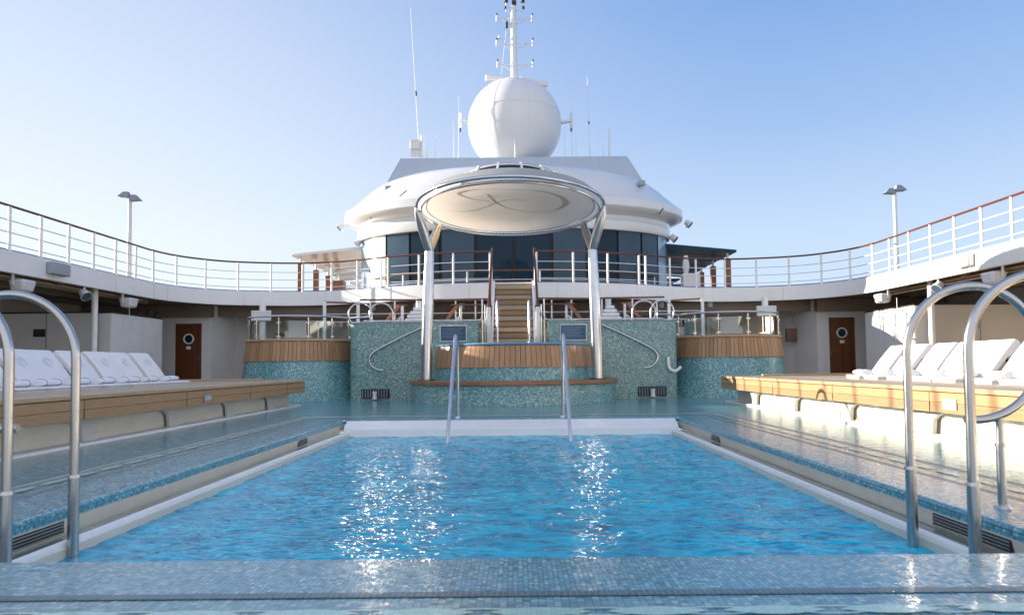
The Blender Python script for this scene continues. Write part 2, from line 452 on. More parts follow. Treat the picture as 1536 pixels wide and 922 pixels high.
cb.hexa([(-3.13, 13.25, -.7), (3.13, 13.25, -.7), (3.13, 13.9, -.7), (-3.13, 13.9, -.7), (-3.0, 13.28, -.12), (3.0, 13.28, -.12), (3.1, 13.895, -.012), (-3.1, 13.895, -.012)])
struct(cb.build('pool_curb', WHITE, bevel=.012))
for sx in (-1, 1):
    for (ya, yb) in ((4.5, 5.35), (11.0, 11.45)):
        d = MB(); d.box(sx*(HX-.004), sx*(HX+.05), ya, yb, -.175, -.085)
        fr = d.build('gutter_grille', DARK, basin)
        q = MB()
        for k in range(4): q.box(sx*(HX-.014), sx*(HX-.003), ya+.01, yb-.01, -.17+.022*k, -.162+.022*k)
        q.build('grille_bar', TUBE, fr)
# water with real waves
def wave_grid(x0, x1, y0, y1, z, nx, ny, amp):
    mb = MB(); rnd = random.Random(3); W = []
    for i in range(26):
        lam = rnd.choice((.14, .18, .24, .32, .5))*rnd.uniform(.8, 1.2); a = rnd.gauss(PI/2, .75)
        W.append((2*PI/lam*math.cos(a), 2*PI/lam*math.sin(a), rnd.uniform(0, 6.3), amp*lam**1.1*rnd.uniform(.5, 1)))
    V = []
    for j in range(ny+1):
        y = y0+(y1-y0)*j/ny; row = []
        for i in range(nx+1):
            x = x0+(x1-x0)*i/nx; h = 0
            for kx, ky, p, a in W: h += a*math.sin(kx*x+ky*y+p+.6*math.sin(x*1.7+y*.9+p))
            row.append(mb.bm.verts.new((x, y, z+h)))
        V.append(row)
    for j in range(ny):
        for i in range(nx): mb.bm.faces.new((V[j][i], V[j][i+1], V[j+1][i+1], V[j+1][i]))
    return mb
WZ = -.255
gf = MB()
for sx in (-1, 1): gf.box(sx*2.971, sx*3.139, Y0, Y1-.5, -.24, -.196)
gf.build('gutter_floor', paint('wet_grey_green', (.22, .30, .28), .2, coat=.8), basin)
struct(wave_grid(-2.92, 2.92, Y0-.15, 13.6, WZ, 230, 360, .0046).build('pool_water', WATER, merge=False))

# ------------------------------------------------------------------ timber terraces on both sides
TZ = .68
marks = []
for side, sx in (('left', -1), ('right', 1)):
    ye = 19.0
    top = MB()
    top.box(sx*5.52, sx*11.6, -3, ye-.02, TZ-.06, TZ)
    deck = struct(top.build('timber_deck', TEAKD))
    nz = MB(); nz.box(sx*5.38, sx*5.518, -3, ye, TZ-.055, TZ+.004); nz.box(sx*5.52, sx*11.6, ye-.018, ye+.1, TZ-.06, TZ+.006)
    nz.build('nosing', TEAKN, deck, bevel=.012)
    nb = MB(); nb.box(sx*6.3, sx*11.0, ye-.5, ye-.4, TZ+.002, TZ+.05); nb.build('edge_board', TEAKN, deck, bevel=.006)
    fb = MB()
    for k in range(2): fb.box(sx*(5.40+.004*k), sx*5.5, -3, ye+.08, TZ-.06-.128*(k+1), TZ-.06-.128*k-.004)
    fb.box(sx*5.5, sx*9, ye+.0, ye+.08, TZ-.316, TZ-.06)
    fb.build('fascia_board', TEAKF, deck, bevel=.004)
    jt = MB()
    for y in (6.6, 9.4, 12.3, 15.2, 17.6): jt.box(sx*5.396, sx*5.41, y, y+.008, TZ-.31, TZ-.058)
    jt.build('board_joint', DARK, deck)
    # white ledge strip along the channel and the shaped brackets under the terrace
    st = MB(); st.box(sx*5.58, sx*6.0, -3, ye+.35, -.02, .035); st.build('ledge_strip', WHITE, deck, bevel=.008)
    bk = MB(); bk.box(sx*5.80, sx*5.98, -3, ye, .03, TZ-.06); bk.build('back_panel', CREAM, deck)
    br = MB(); zt, zb = TZ-.316, .03; y = -2.6; P = [(-3, zt)]
    comb = []
    while y < 18.6:
        w = .85; P += [(y, zt-.05)]
        a = .22
        P += [(y+.02, zt-.05), (y+a*.55, zt-.075), (y+a, zt-.14), (y+a+.03, zb), (y+a+.36, zb), (y+a+.38, zt-.13), (y+a+.5, zt-.09), (y+a+.62, zt-.085), (y+a+.66, zt-.03)]
        y += 2.45
    P += [(ye-.05, zt-.05), (ye-.05, zt)]
    br.prism(P, sx*5.70, sx*5.76, axis=0); br.build('bracket_panel', GREYB, deck, bevel=.004)
    fl = MB(); fl.box(sx*5.74, sx*5.93, -3, ye, zt-.002, zt+.04); fl.build('under_shelf', GREYB, deck)
    ld = MB(); ld.box(sx*5.99, sx*16, -3, 18.9, .30, .42); ld.box(sx*8.9, sx*16, 18.9, 32, .30, .42); struct(ld.build('lower_deck', TEAKD))
    ys = (7.55, 13.1) if sx < 0 else (7.2, 8.95)
    for y in ys:
        pl = MB(); pl.box(sx*5.385, sx*5.396, y-.14, y+.14, TZ-.265, TZ-.135)
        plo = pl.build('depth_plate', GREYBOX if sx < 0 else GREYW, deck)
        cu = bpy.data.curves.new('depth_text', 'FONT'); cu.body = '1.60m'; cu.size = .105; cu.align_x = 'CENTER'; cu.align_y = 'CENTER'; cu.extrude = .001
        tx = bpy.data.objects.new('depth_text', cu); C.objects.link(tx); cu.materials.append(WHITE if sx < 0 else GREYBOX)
        tx.location = (sx*5.382, y, TZ-.2); tx.rotation_euler = (PI/2, 0, PI/2 if sx < 0 else -PI/2); tx.parent = plo
struct(MB().box(-8.89, 8.89, 25.6, 32, .25, .40).build('lower_deck', TEAKD))

# ------------------------------------------------------------------ loungers with covers, towels
def make_lounger():
    r = thing('sun_lounger', '', 'sun lounger')
    pad = MB(); pad.box(-.02, .46, -.31, .31, .03, .075); pad.build('seat_cushion', COVER, r, bevel=.018)
    fr = MB(); fr.box(-.35, 0.45, -.29, -.25, .0, .028); fr.box(-.35, 0.45, .25, .29, .0, .028); fr.box(.4, .45, -.25, .25, .0, .028); fr.box(-.35, -.3, -.25, .25, .0, .028)
    fr.build('frame', GREYW, r)
    a = R(52); L = .76
    def bp(t, h): return (-.0-t*math.cos(a)-h*math.sin(a), .075+t*math.sin(a)-h*math.cos(a))   # along back, h = depth behind the face
    o = [bp(0, 0), bp(L*.5, -.012), bp(L-.05, 0), bp(L, .03), bp(L+.005, .10), bp(L-.03, .15), bp(L-.25, .14), bp(L-.30, .10), bp(0, .085)]
    bk = MB(); bk.prism(o, -.32, .32, axis=1); bk.build('backrest', COVER, r, bevel=.022)
    em = MB()
    for rr_ in (.085,):
        pts = []
        for i in range(24):
            th = i/24*2*PI; t = L*.62+rr_*math.sin(th); p = bp(t, -.018); pts.append((p[0], rr_*math.cos(th)*1.15, p[1]))
        em.tube(pts, .006, 5, closed=True)
    pts = [(*[bp(L*.62+.05*math.sin(th*1.4), -.018)][0], 0) for th in (0,)]
    sw = []
    for i in range(15):
        th = i/14*PI*1.5; p = bp(L*.62+.045*math.sin(th), -.018); sw.append((p[0], .06*math.cos(th), p[1]))
    em.tube(sw, .006, 5); em.build('emblem', EMB2, r)
    q = bp(L*.62, .12)
    for yy in (-.24, .24): MB().bar((q[0], yy, q[1]), (q[0]-.06, yy, .05), .025, .04).build('support_strut', BLACK, r)
    return r
def make_towel():
    r = thing('rolled_towel', '', 'towel')
    t = MB(); pts = []
    n = 26
    for i in range(n):      # oval roll with a spiral end
        a = i/n*2*PI; pts.append((.11*math.cos(a), .052+.052*math.sin(a)))
    t.prism(pts, -.24, .24, axis=1); t.build('towel_roll', TOWEL, r, bevel=.014)
    for yy in (-.17, .17):
        st = MB(); st.tube([(.112*math.cos(a), yy, .052+.054*math.sin(a)) for a in [k/20*2*PI for k in range(20)]], .006, 4, closed=True); st.build('stripe', BLUESTR, r)
    return r
L0, T0 = make_lounger(), make_towel()
used = [False, False]
ordw = ['farthest', 'second from the far end', 'third from the far end', 'fourth from the far end', 'fifth from the far end', 'sixth from the far end', 'seventh from the far end', 'eighth from the far end', 'ninth from the far end', 'nearest']
for sx in (-1, 1):
    ys = [15.05, 14.2, 13.45, 12.7, 11.95, 11.2, 10.45, 9.7, 8.9, 8.1]
    if sx > 0: ys = [14.6, 13.75, 12.95, 12.1, 11.35, 10.5, 9.75, 9.0, 8.2]
    for i, y in enumerate(ys):
        w = ordw[i] if i < len(ys)-1 else 'nearest'
        sd = 'shaded left' if sx < 0 else 'sunlit right'
        o = L0 if not used[0] else copy_tree(L0); used[0] = True
        o.location = (sx*(7.2+random.uniform(-.05, .05)), y, TZ); o.rotation_euler = (0, 0, (0 if sx < 0 else PI)+random.uniform(-.055, .055))
        tag(o, f'white covered lounger, {w} in the {sd} row', 'sun lounger', f'loungers on the {sd} terrace')
        t = T0 if not used[1] else copy_tree(T0); used[1] = True
        t.location = (sx*(7.2-.2+random.uniform(-.03, .03)), y+random.uniform(-.03, .03), TZ+.076); t.rotation_euler = (0, 0, (0 if sx < 0 else PI)+random.uniform(-.12, .12))
        tag(t, f'rolled striped towel on the lounger {w} in the {sd} row', 'towel', f'towels on the {sd} loungers')

# ------------------------------------------------------------------ near grab rails (3/4 loops)
def loop_rail(sx, legx, y, base, rad=.46, zc=1.06, tr=.029, foot=.62, footz=0, mat=TUBE, name='grab_rail', label='', group=None):
    r = thing(name, label, 'grab rail', (legx, y, 0), 0, group)
    c = (legx+sx*rad, y, zc)
    path = [(legx, y, z) for z in (base, .2, .6, zc)]
    path += [p for p in arc(c, rad, PI, -PI*.55, 44)][1:] if sx > 0 else [Vector((2*c[0]-p.x, p.y, p.z)) for p in arc(c, rad, PI, -PI*.55, 44)][1:]
    m = MB(); m.tube(path, tr, 18); m.build('tube_loop', mat, r)
    fx = legx+sx*foot; dz = zc-math.sqrt(max(0, rad**2-(foot-rad)**2))
    m = MB(); m.cyl((fx, y, footz), (fx, y, dz+.01), tr*.82, None, 14); m.cyl((fx, y, footz), (fx, y, footz+.42), tr*.98, None, 14); m.build('support_post', mat, r)
    MB().cyl((fx, y, footz), (fx, y, footz+.02), tr*1.9, tr*1.4, 20).build('foot_flange', mat, r); MB().tube([(fx, y, footz+.415), (fx, y, footz+.44)], tr*1.18, 14).build('collar', mat, r)
    m = MB(); m.cyl((legx, y, base), (legx, y, .27), tr*1.22, None, 18); m.cyl((legx, y, .27), (legx, y, .29), tr*1.42, tr*1.25, 18); m.build('lower_sleeve', mat, r)
    return r
loop_rail(-1, -2.87, 4.36, -.7, label='steel grab rail loop at left pool edge, the one nearer the frame edge', group='looped grab rails at the near pool corners')
loop_rail(-1, -2.87, 5.02, -.7, label='steel grab rail loop at left pool edge, its whole arch rising beside the loungers', group='looped grab rails at the near pool corners')
loop_rail(1, 2.83, 4.36, -.7, label='steel grab rail loop at right pool edge, the larger nearer one at the frame edge', group='looped grab rails at the near pool corners')
loop_rail(1, 2.83, 5.05, -.7, label='steel grab rail loop at right pool edge, the smaller one behind with full arch', group='looped grab rails at the near pool corners')
# far entry rails
for x, lab in ((-1.03, 'tall slanting steel entry rail at far pool edge, left of the pair'), (1.0, 'tall slanting steel entry rail at far pool edge, right of the pair')):
    r = thing('entry_rail', lab, 'grab rail', (x, 14.2, 0), 0, 'slanting entry rails at the far pool edge')
    P = catmull([(x, 14.25, 0), (x, 14.2, .7), (x, 14.12, 1.3), (x, 13.98, 1.53), (x, 13.78, 1.55), (x, 13.62, 1.38), (x, 13.1, .82), (x, 12.3, -.05), (x, 12.0, -.5)], 6)
    MB().tube(P, .031, 14).build('tube', CHROME, r)
    MB().cyl((x, 14.25, 0), (x, 14.25, .03), .06, .045, 18).build('flange', CHROME, r)
# loops on the whirlpool walls
for i, (x, sx, lab) in enumerate(((-4.75, 1, 'small chrome loop rail above the left mosaic wall, outer'), (-4.1, 1, 'small chrome loop rail above the left mosaic wall, inner'),
                         (4.05, 1, 'small chrome loop rail above the right mosaic wall, inner'), (4.62, 1, 'small chrome loop rail above the right mosaic wall, outer'))):
    r = thing('whirlpool_rail', lab, 'grab rail', (x, 22.6, 2.34), 0, 'looped rails above the mosaic walls')
    zc = 2.62; rad = .36; y = 22.7
    sg = -1 if x < 0 else 1
    lx = x-sg*rad
    path = [(lx, y, 2.3), (lx, y, zc)]+[Vector((x-sg*rad*math.cos(a), y, zc+rad*math.sin(a))) for a in [k/30*PI*1.55 for k in range(1, 31)]]
    MB().tube(path, .028, 12).build('tube', CHROME, r)

# ------------------------------------------------------------------ centre plunge pool
CX, CY = 0.0, 21.2
t = thing('plunge_pool', 'round raised plunge pool clad in mosaic and teak slats at centre', 'pool', (CX, CY, 0))
A0, A1 = PI*1.0, PI*2.0
pb = MB(); pb.lathe([(2.93, -.02), (2.92, .50)], (CX, CY, 0), A0-.3, A1+.3, 96); pb.build('mosaic_base', mosaic('centre_base_mosaic', BLUET[:1]+((.2, (.12, .28, .30)), (.45, (.22, .40, .40)), (.7, (.06, .17, .21)), (.84, (.30, .46, .43)), (.94, (.46, .56, .49))), .033, .16, .2), t, flat=True)
pb = MB(); pb.lathe([(2.90, .50), (2.985, .505), (3.0, .52), (3.0, .60), (2.985, .615), (2.0, .615)], (CX, CY, 0), A0-.3, A1+.3, 96); pb.build('bench_ring', BENCH, t)
pb = MB(); pb.lathe([(2.28, .61), (2.26, .98)], (CX, CY, 0), A0-.3, A1+.3, 80); pb.build('tub_wall', M_BLUE, t, flat=True)
def slats(c, r0, r1, z0, z1, a0, a1, pitch=.14, th=.03):
    mb = MB(); n = int((a1-a0)*max(r0, r1)/pitch); da = (a1-a0)/n; g_ = .045
    for k in range(n):
        b0 = a0+da*k+da*g_; b1 = a0+da*(k+1)-da*g_
        def p(r, a, z): return (c[0]+r*math.cos(a), c[1]+r*math.sin(a), z)
        jr = random.uniform(-.003, .003)
        V = [p(r0+jr, b0, z0), p(r0+jr, b1, z0), p(r0-th, b1, z0), p(r0-th, b0, z0), p(r1+jr, b0, z1), p(r1+jr, b1, z1), p(r1-th, b1, z1), p(r1-th, b0, z1)]
        v = [mb.bm.verts.new(q) for q in V]; u = k*.13+.02
        for q in ((3,2,1,0), (4,5,6,7), (0,1,5,4), (1,2,6,5), (2,3,7,6), (3,0,4,7)):
            f = mb.bm.faces.new([v[i] for i in q]); f.tag = True
            for l in f.loops: l[mb.uv].uv = (u+(.1 if l.vert in (v[1], v[5]) else 0), l.vert.co.z)
    return mb
slats((CX, CY), 2.30, 2.20, .96, 1.53, A0-.3, A1+.3).build('slat_cladding', SLAT, t, merge=False)
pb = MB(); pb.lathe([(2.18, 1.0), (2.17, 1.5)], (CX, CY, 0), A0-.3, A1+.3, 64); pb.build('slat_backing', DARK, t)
pb = MB(); pb.lathe([(1.95, 1.5), (2.14, 1.535), (2.22, 1.54), (2.235, 1.565), (2.21, 1.60), (2.12, 1.61), (1.95, 1.58)], (CX, CY, 0), A0-.3, A1+.3, 64); pb.build('rim', glassy('rim_blue_tile', (.12, .25, .42), .05), t)
pb = MB(); pb.lathe([(0, 1.57), (1.97, 1.57)], (CX, CY, 0), A0-.3, A1+.3, 48); pb.build('tub_water', WATER2, t, flat=True)

# ------------------------------------------------------------------ canopy
CC = Vector((-.03, 19.55, 5.22)); TH = R(-5.2)
t = thing('canopy', 'round tilted canopy of beige fabric in a steel ring on two forked columns', 'canopy', (CC.x, CC.y, .615))
CMx = Matrix.Translation(CC) @ Matrix.Rotation(TH, 4, 'X')
def cpt(r, a, h=0): return CMx @ Vector((r*math.cos(a), r*math.sin(a), h))
RR = 2.50
MB().tube([cpt(RR, k/96*2*PI) for k in range(96)], .048, 12, closed=True).build('ring_tube', CHROME, t)
MB().tube([cpt(RR-.13, k/96*2*PI, -.10) for k in range(96)], .028, 8, closed=True).build('inner_ring', CHROME, t)
fb = MB(); fb.lathe([(0, .03), (1.2, .02), (2.24, -.02), (2.26, -.0)], (0, 0, 0), 0, 2*PI, 96); fb.move(CMx); fb.build('fabric_disc', FABRIC, t, flat=True)
MB().tube([cpt(2.25, k/96*2*PI, -.015) for k in range(96)], .018, 6, closed=True).build('fabric_hem', TUBE, t)
lc = MB()
for k in range(150):
    a = k/150*2*PI; a2 = a+.02
    lc.bar(cpt(2.25, a, -.01), cpt(RR-.05, a2, -.01), .012, .012)
lc.build('lacing_cord', WHITE, t)
rf = MB(); rf.lathe([(2.48, .06), (2.25, .28), (1.85, .45), (1.3, .60), (0, .66)], (0, 0, 0), 0, 2*PI, 72); rf.move(CMx); rf.build('roof_skin', ROOFM, t, flat=True)
# raised clerestory with dark louvre panels
lv = MB(); lv.lathe([(1.36, .57), (1.22, .77)], (0, 0, 0), 0, 2*PI, 72); lv.move(CMx); lv.build('louvre_band', LOUVR, t, flat=True)
lv = MB(); lv.lathe([(1.28, .765), (1.27, .80), (.8, .90), (0, .98)], (0, 0, 0), 0, 2*PI, 72); lv.move(CMx); lv.build('cap', ROOFM, t, flat=True)
for k in range(14):
    a = -PI/2+(k+.5)*2*PI/14
    m = MB(); m.bar(cpt(1.41, a, .56), cpt(1.27, a, .80), .05, .07); m.build('cap_bracket', WHITE, t)
# emblem, a flat swirl on the fabric's underside
def onplane(u, v):
    d = ray(u, v); nrm = (CMx.to_3x3() @ Vector((0, 0, 1))); o = CMx @ Vector((0, 0, -.012))
    k = (o-CAM).dot(nrm)/d.dot(nrm); return CMx.inverted() @ (CAM+d*k)
def zz(x, y): return (620+x*290/1536, 235+y*125/662)
strokes = [
 [(690, 300, 3), (640, 310, 14), (590, 292, 12), (640, 340, 26), (670, 365, 22), (760, 405, 14), (900, 430, 12), (1020, 436, 13), (1120, 420, 18), (1195, 385, 44), (1210, 350, 52), (1160, 310, 34), (1050, 275, 20), (900, 258, 13), (700, 253, 11), (500, 255, 12), (400, 272, 34), (365, 290, 34), (430, 318, 20), (520, 338, 12), (610, 344, 9)],
 [(930, 348, 4), (840, 332, 12), (740, 340, 12), (660, 360, 16), (560, 400, 14), (460, 425, 12), (360, 432, 8), (260, 426, 4)]]
em = MB()
for s_ in strokes:
    pts = catmull([Vector((*zz(x, y), w)) for x, y, w in s_], 7)
    L = [(onplane(p.x, p.y), p.z) for p in pts]
    ed = []
    for i, (p, w) in enumerate(L):
        d = (L[min(i+1, len(L)-1)][0]-L[max(i-1, 0)][0]).normalized(); nn = Vector((-d.y, d.x, 0))*w*.0017
        ed.append((p-nn, p+nn))
    for (a, b_), (c_, d_) in zip(ed, ed[1:]):
        hh = lambda q: CMx @ Vector((q.x, q.y, -.034))
        try: em.bm.faces.new([em.bm.verts.new(hh(q)) for q in (a, b_, d_, c_)])
        except Exception: pass
em.build('emblem', EMBM, t, flat=True, merge=False, smooth=False)
for sx, cx in ((-1, -2.34), (1, 2.28)):
    y = 19.8
    col = MB(); tx_ = cx-sx*.10
    P = [(cx-0*sx, y, .6), (cx-.02*sx, y, 1.6), (cx-.06*sx, y, 3.0), (tx_, y, 4.12)]
    col.tube(P, [.15, .155, .15, .125], 24); co = col.build('column', CHROME, t)
    fl_ = MB(); fl_.cyl((cx, y, .612), (cx, y, .64), .24, .22, 24); fl_.build('column_base', DARK, co)
    top = Vector((tx_, y, 4.10))
    e1 = cpt(RR, PI if sx < 0 else 0, 0)+Vector((0, -.25, -.0)); e2 = cpt(RR-.05, (PI-.58) if sx < 0 else .58, 0)
    a1_ = MB(); a1_.tube([top, top.lerp(e1, .12), top.lerp(e1, .5), top.lerp(e1, .85), e1], [.10, .12, .135, .11, .04], 14); a1_.build('fork_arm', CHROME, co)
    a2_ = MB(); a2_.tube([top, top.lerp(e2, .12), top.lerp(e2, .5), top.lerp(e2, .85), e2], [.10, .11, .125, .10, .04], 14); a2_.build('fork_arm', BRASSY, co)

# ------------------------------------------------------------------ mosaic walls either side of the stair
for sx, nm in ((-1, 'left'), (1, 'right')):
    xi, xo_ = sx*1.07, sx*4.95
    t = thing('mosaic_wall', f'tall teal mosaic wall {nm} of the stairs with blue plate and curved handrail', 'wall', (sx*3, 22.4, 0), 0, 'mosaic walls')
    w = MB(); r_ = .28
    pts = [(xi, 22.0), (xo_-sx*r_, 22.0)]+[(xo_-sx*r_+sx*r_*math.sin(a), 22.0+r_-r_*math.cos(a)) for a in [k/6*PI/2 for k in range(1, 7)]]+[(xo_, 23.4), (xi, 23.4)]
    w.prism(pts, -.02, 2.30, axis=2); w.build('mosaic_body', M_TEAL, t)
    w = MB(); q = [(xi-sx*.01, 21.98), (xo_-sx*r_, 21.98)]+[(xo_-sx*r_+sx*(r_+.02)*math.sin(a), 22.0+r_-(r_+.02)*math.cos(a)) for a in [k/6*PI/2 for k in range(1, 7)]]+[(xo_+sx*.02, 23.4), (xi, 23.4)]
    w.prism(q, 2.302, 2.335, axis=2); w.build('coping', GREYBOX, t, bevel=.008)
    pl = MB(); pa = sx*1.42, sx*2.18
    pl.box(pa[0], pa[1], 21.965, 21.998, 1.76, 2.20); po = pl.build('notice_plate', SIGNB, t, bevel=.004)
    fr = MB()
    x0, x1 = sorted(pa)
    fr.box(x0-.02, x1+.02, 21.955, 21.99, 2.20, 2.225); fr.box(x0-.02, x1+.02, 21.955, 21.99, 1.735, 1.76); fr.box(x0-.025, x0, 21.955, 21.99, 1.76, 2.2); fr.box(x1, x1+.025, 21.955, 21.99, 1.76, 2.2)
    fr.build('plate_frame', GREYW, po)
    lp = MB()
    for k in range(7): lp.box(x0+.06, x1-.1-.05*(k % 3), 21.958, 21.964, 2.13-.045*k, 2.138-.045*k)
    lp.build('engraved_line', GREYBOX, po)
    for bx in (sx*1.30, sx*2.30):
        MB().cyl((bx, 21.92, 2.14), (bx, 22.0, 2.14), .022).build('stud', TUBE, t)
    hr = MB()
    H = [(sx*2.55, 21.9, 2.24), (sx*3.2, 21.9, 1.95), (sx*3.75, 21.9, 1.68), (sx*4.12, 21.9, 1.48), (sx*4.27, 21.9, 1.33), (sx*4.30, 21.9, 1.17), (sx*4.22, 21.9, 1.02), (sx*4.05, 21.9, .92), (sx*3.88, 21.9, .90)]
    hr.tube(catmull(H, 6), .032, 12); hro = hr.build('curved_handrail', CHROME, t)
    for (x, z) in ((sx*2.75, 2.16), (sx*3.9, 1.6)): MB().tube([(x, 21.9, z-.02), (x, 21.93, z-.1), (x, 22.0, z-.1)], .012, 8).build('rail_bracket', CHROME, hro)
    vz = MB(); vx = sorted((sx*3.72, sx*4.55)); vz.box(vx[0], vx[1], 21.94, 21.997, .06, .34); vo = vz.build('vent_box', DARK, t, bevel=.006)
    vb = MB()
    for k in range(10): vb.box(vx[0]+.03+k*.08, vx[0]+.045+k*.08, 21.93, 21.94, .08, .32)
    vb.build('vent_slat', GREYBOX, vo)
    m_ = (vx[0]+vx[1])/2
    MB().tube([(m_, 21.86, .04), (m_, 21.86, .16), (m_, 21.86, .27)], [.075, .06, .07], 12).build('water_spout', GREYW, vo)
    if sx > 0:
        hk = MB(); hk.tube(catmull([(4.62, 21.92, 1.22), (4.62, 21.9, 1.0), (4.66, 21.88, .86), (4.78, 21.86, .80), (4.9, 21.86, .84), (4.98, 21.86, .93)], 6), .045, 12)
        hk.build('white_hook', WHITE, t)
    # chrome rail rising at the stair edge
    cr = MB(); X = sx*.93
    cr.tube(catmull([(X, 22.0, 3.0), (X, 22.0, 2.55), (X+sx*.02, 22.0, 2.42), (X+sx*.14, 22.0, 2.37), (X+sx*.6, 22.0, 2.37), (sx*4.5, 22.0, 2.37)], 5), .026, 10)
    cr.build('top_rail', CHROME, t)

# ------------------------------------------------------------------ whirlpools with slats and glass
for sx, nm in ((-1, 'left'), (1, 'right')):
    cx, cy = sx*6.86, 23.65
    t = thing('whirlpool_tub', f'raised round whirlpool on the {nm}, blue mosaic base, teak slats, glass screen', 'hot tub', (cx, cy, 0), 0, 'raised whirlpools')
    m = MB(); m.lathe([(1.98, -.02), (1.86, .45), (1.76, .95), (1.72, 1.25)], (cx, cy, 0), 0, 2*PI, 72); m.build('mosaic_base', M_BLUE, t, flat=True)
    slats((cx, cy), 1.76, 1.66, 1.20, 1.80, 0, 2*PI, .125).build('slat_cladding', SLAT, t, merge=False)
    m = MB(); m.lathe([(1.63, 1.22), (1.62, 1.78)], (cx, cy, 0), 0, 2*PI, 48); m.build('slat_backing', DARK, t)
    m = MB(); m.lathe([(1.3, 1.79), (1.68, 1.80), (1.70, 1.815), (1.70, 1.85), (1.68, 1.865), (1.3, 1.865)], (cx, cy, 0), 0, 2*PI, 64); m.build('rim', TEAKN, t)
    m = MB(); m.lathe([(0, 1.81), (1.32, 1.81)], (cx, cy, 0), 0, 2*PI, 48); m.build('tub_water', WATER2, t, flat=True)
    rg = 1.58; angs = [PI*1.5-sx*a for a in (R(-72), R(-40), R(-8), R(24), R(52), R(84))]
    for a in angs:
        x, y = cx+rg*math.cos(a), cy+rg*math.sin(a)
        m = MB(); m.cyl((x, y, 1.865), (x, y, 2.52), .024, None, 10); m.build('glass_post', BRASSY, t)
        m = MB(); m.box(x-.06, x+.06, y-.03, y+.03, 2.34, 2.38); m.box(x-.06, x+.06, y-.03, y+.03, 1.93, 1.97); m.build('clamp', CHROME, t)
    for a, b_ in zip(angs, angs[1:]):
        m = MB(); n = 6; aa = a+(b_-a)*.06; bb = b_-(b_-a)*.06
        for k in range(n):
            p, q = aa+(bb-aa)*k/n, aa+(bb-aa)*(k+1)/n
            for r0 in (rg, rg-.012):
                m.face([(cx+r0*math.cos(p), cy+r0*math.sin(p), 1.90), (cx+r0*math.cos(q), cy+r0*math.sin(q), 1.90), (cx+r0*math.cos(q), cy+r0*math.sin(q), 2.42), (cx+r0*math.cos(p), cy+r0*math.sin(p), 2.42)])
        m.build('glass_panel', CLEAR, t, flat=True)
    aa = [angs[0]+(angs[-1]-angs[0])*k/40 for k in range(41)]
    m = MB(); m.tube([(cx+(rg+.04)*math.cos(a), cy+(rg+.04)*math.sin(a), 2.56) for a in aa]+[(cx-sx*1.6, cy-.3, 2.56), (cx-sx*2.4, cy-.9, 2.56)], .03, 10); m.build('top_rail', CHROME, t)
    # teak post and white pillar behind the tub
    px = sx*8.72
    t = thing('pillar', f'slim white pillar with a junction box behind the {nm} whirlpool', 'pillar', (px, 25.4, .42))
    MB().cyl((px, 25.4, .42), (px, 25.4, 3.26), .11, None, 20).build('shaft', WHITE, t)
    MB().box(px-.34, px+.34, 25.22, 25.3, 2.62, 2.98).build('junction_box', SPKR, t, bevel=.02)
    tag(MB().box(px-.28, px-.0, 24.95, 25.2, .42, 2.0).build('teak_post', POSTW), f'short square teak post standing beside the {nm} whirlpool', 'post')

# ------------------------------------------------------------------ staircase
t = thing('staircase', 'teak staircase climbing between the mosaic walls to the upper deck', 'staircase', (0, 22.5, 1.5))
n = 12; ya, yb, za, zb = 22.35, 24.55, 1.5, 3.74
for k in range(n):
    f0 = k/(n-1); y = ya+(yb-ya)*f0; z = za+(zb-za)*(k+1)/n
    if k < n-1: MB().box(-.62, .62, y-.03, y+.24, z-.05, z).build('tread', TREADD, t, bevel=.006)
    MB().box(-.60, .60, y+.17 if k < n-1 else y, y+.185, z-.04 if k == n-1 else z+.0, z+.13 if k < n-1 else z).build('riser', TREAD if k % 2 else RISER, t)
for sx in (-1, 1):
    MB().hexa([(sx*.62, ya-.15, za-.1), (sx*.69, ya-.15, za-.1), (sx*.69, ya+.25, za-.1), (sx*.62, ya+.25, za-.1), (sx*.62, yb-.1, zb+.1), (sx*.69, yb-.1, zb+.1), (sx*.69, yb+.3, zb+.0), (sx*.62, yb+.3, zb+.0)]).build('stringer', WHITE, t)
    MB().box(sx*.69, sx*.82, 22.45, 22.62, 1.4, 2.8).build('newel_panel', WHITE, t, bevel=.01)
    MB().bar((sx*.76, 22.55, 2.78), (sx*.70, 24.42, 4.92), .075, .10).build('handrail', MAHOG, t, bevel=.02)
    for X in (.48,):
        MB().tube([(sx*X, 22.1, 1.5), (sx*X, 22.1, 2.9), (sx*X, 22.15, 2.97)], .032, 12).build('chrome_pole', CHROME, t)
    MB().cyl((sx*.93, 22.0, 1.5), (sx*.93, 22.0, 2.4), .032, None, 12).build('chrome_pole', BRASSY, t)
    MB().cyl((sx*.72, 24.3, 3.0), (sx*.72, 24.3, 4.75), .03).build('post', WHITE, t)
    for z in (2.05, 2.32, 2.62): MB().bar((sx*.82, 22.2, z), (sx*1.06, 22.2, z), .02, .02).build('cross_bar', WHITE, t)
    MB().cyl((sx*.86, 22.3, 1.5), (sx*.86, 22.3, 2.85), .016).build('cross_post', WHITE, t)
tag(MB().box(-.62, .62, 24.58, 24.62, 3.62, 3.80).build('stair_head_sill', WHITE), 'white sill across the top of the staircase opening', 'sill')

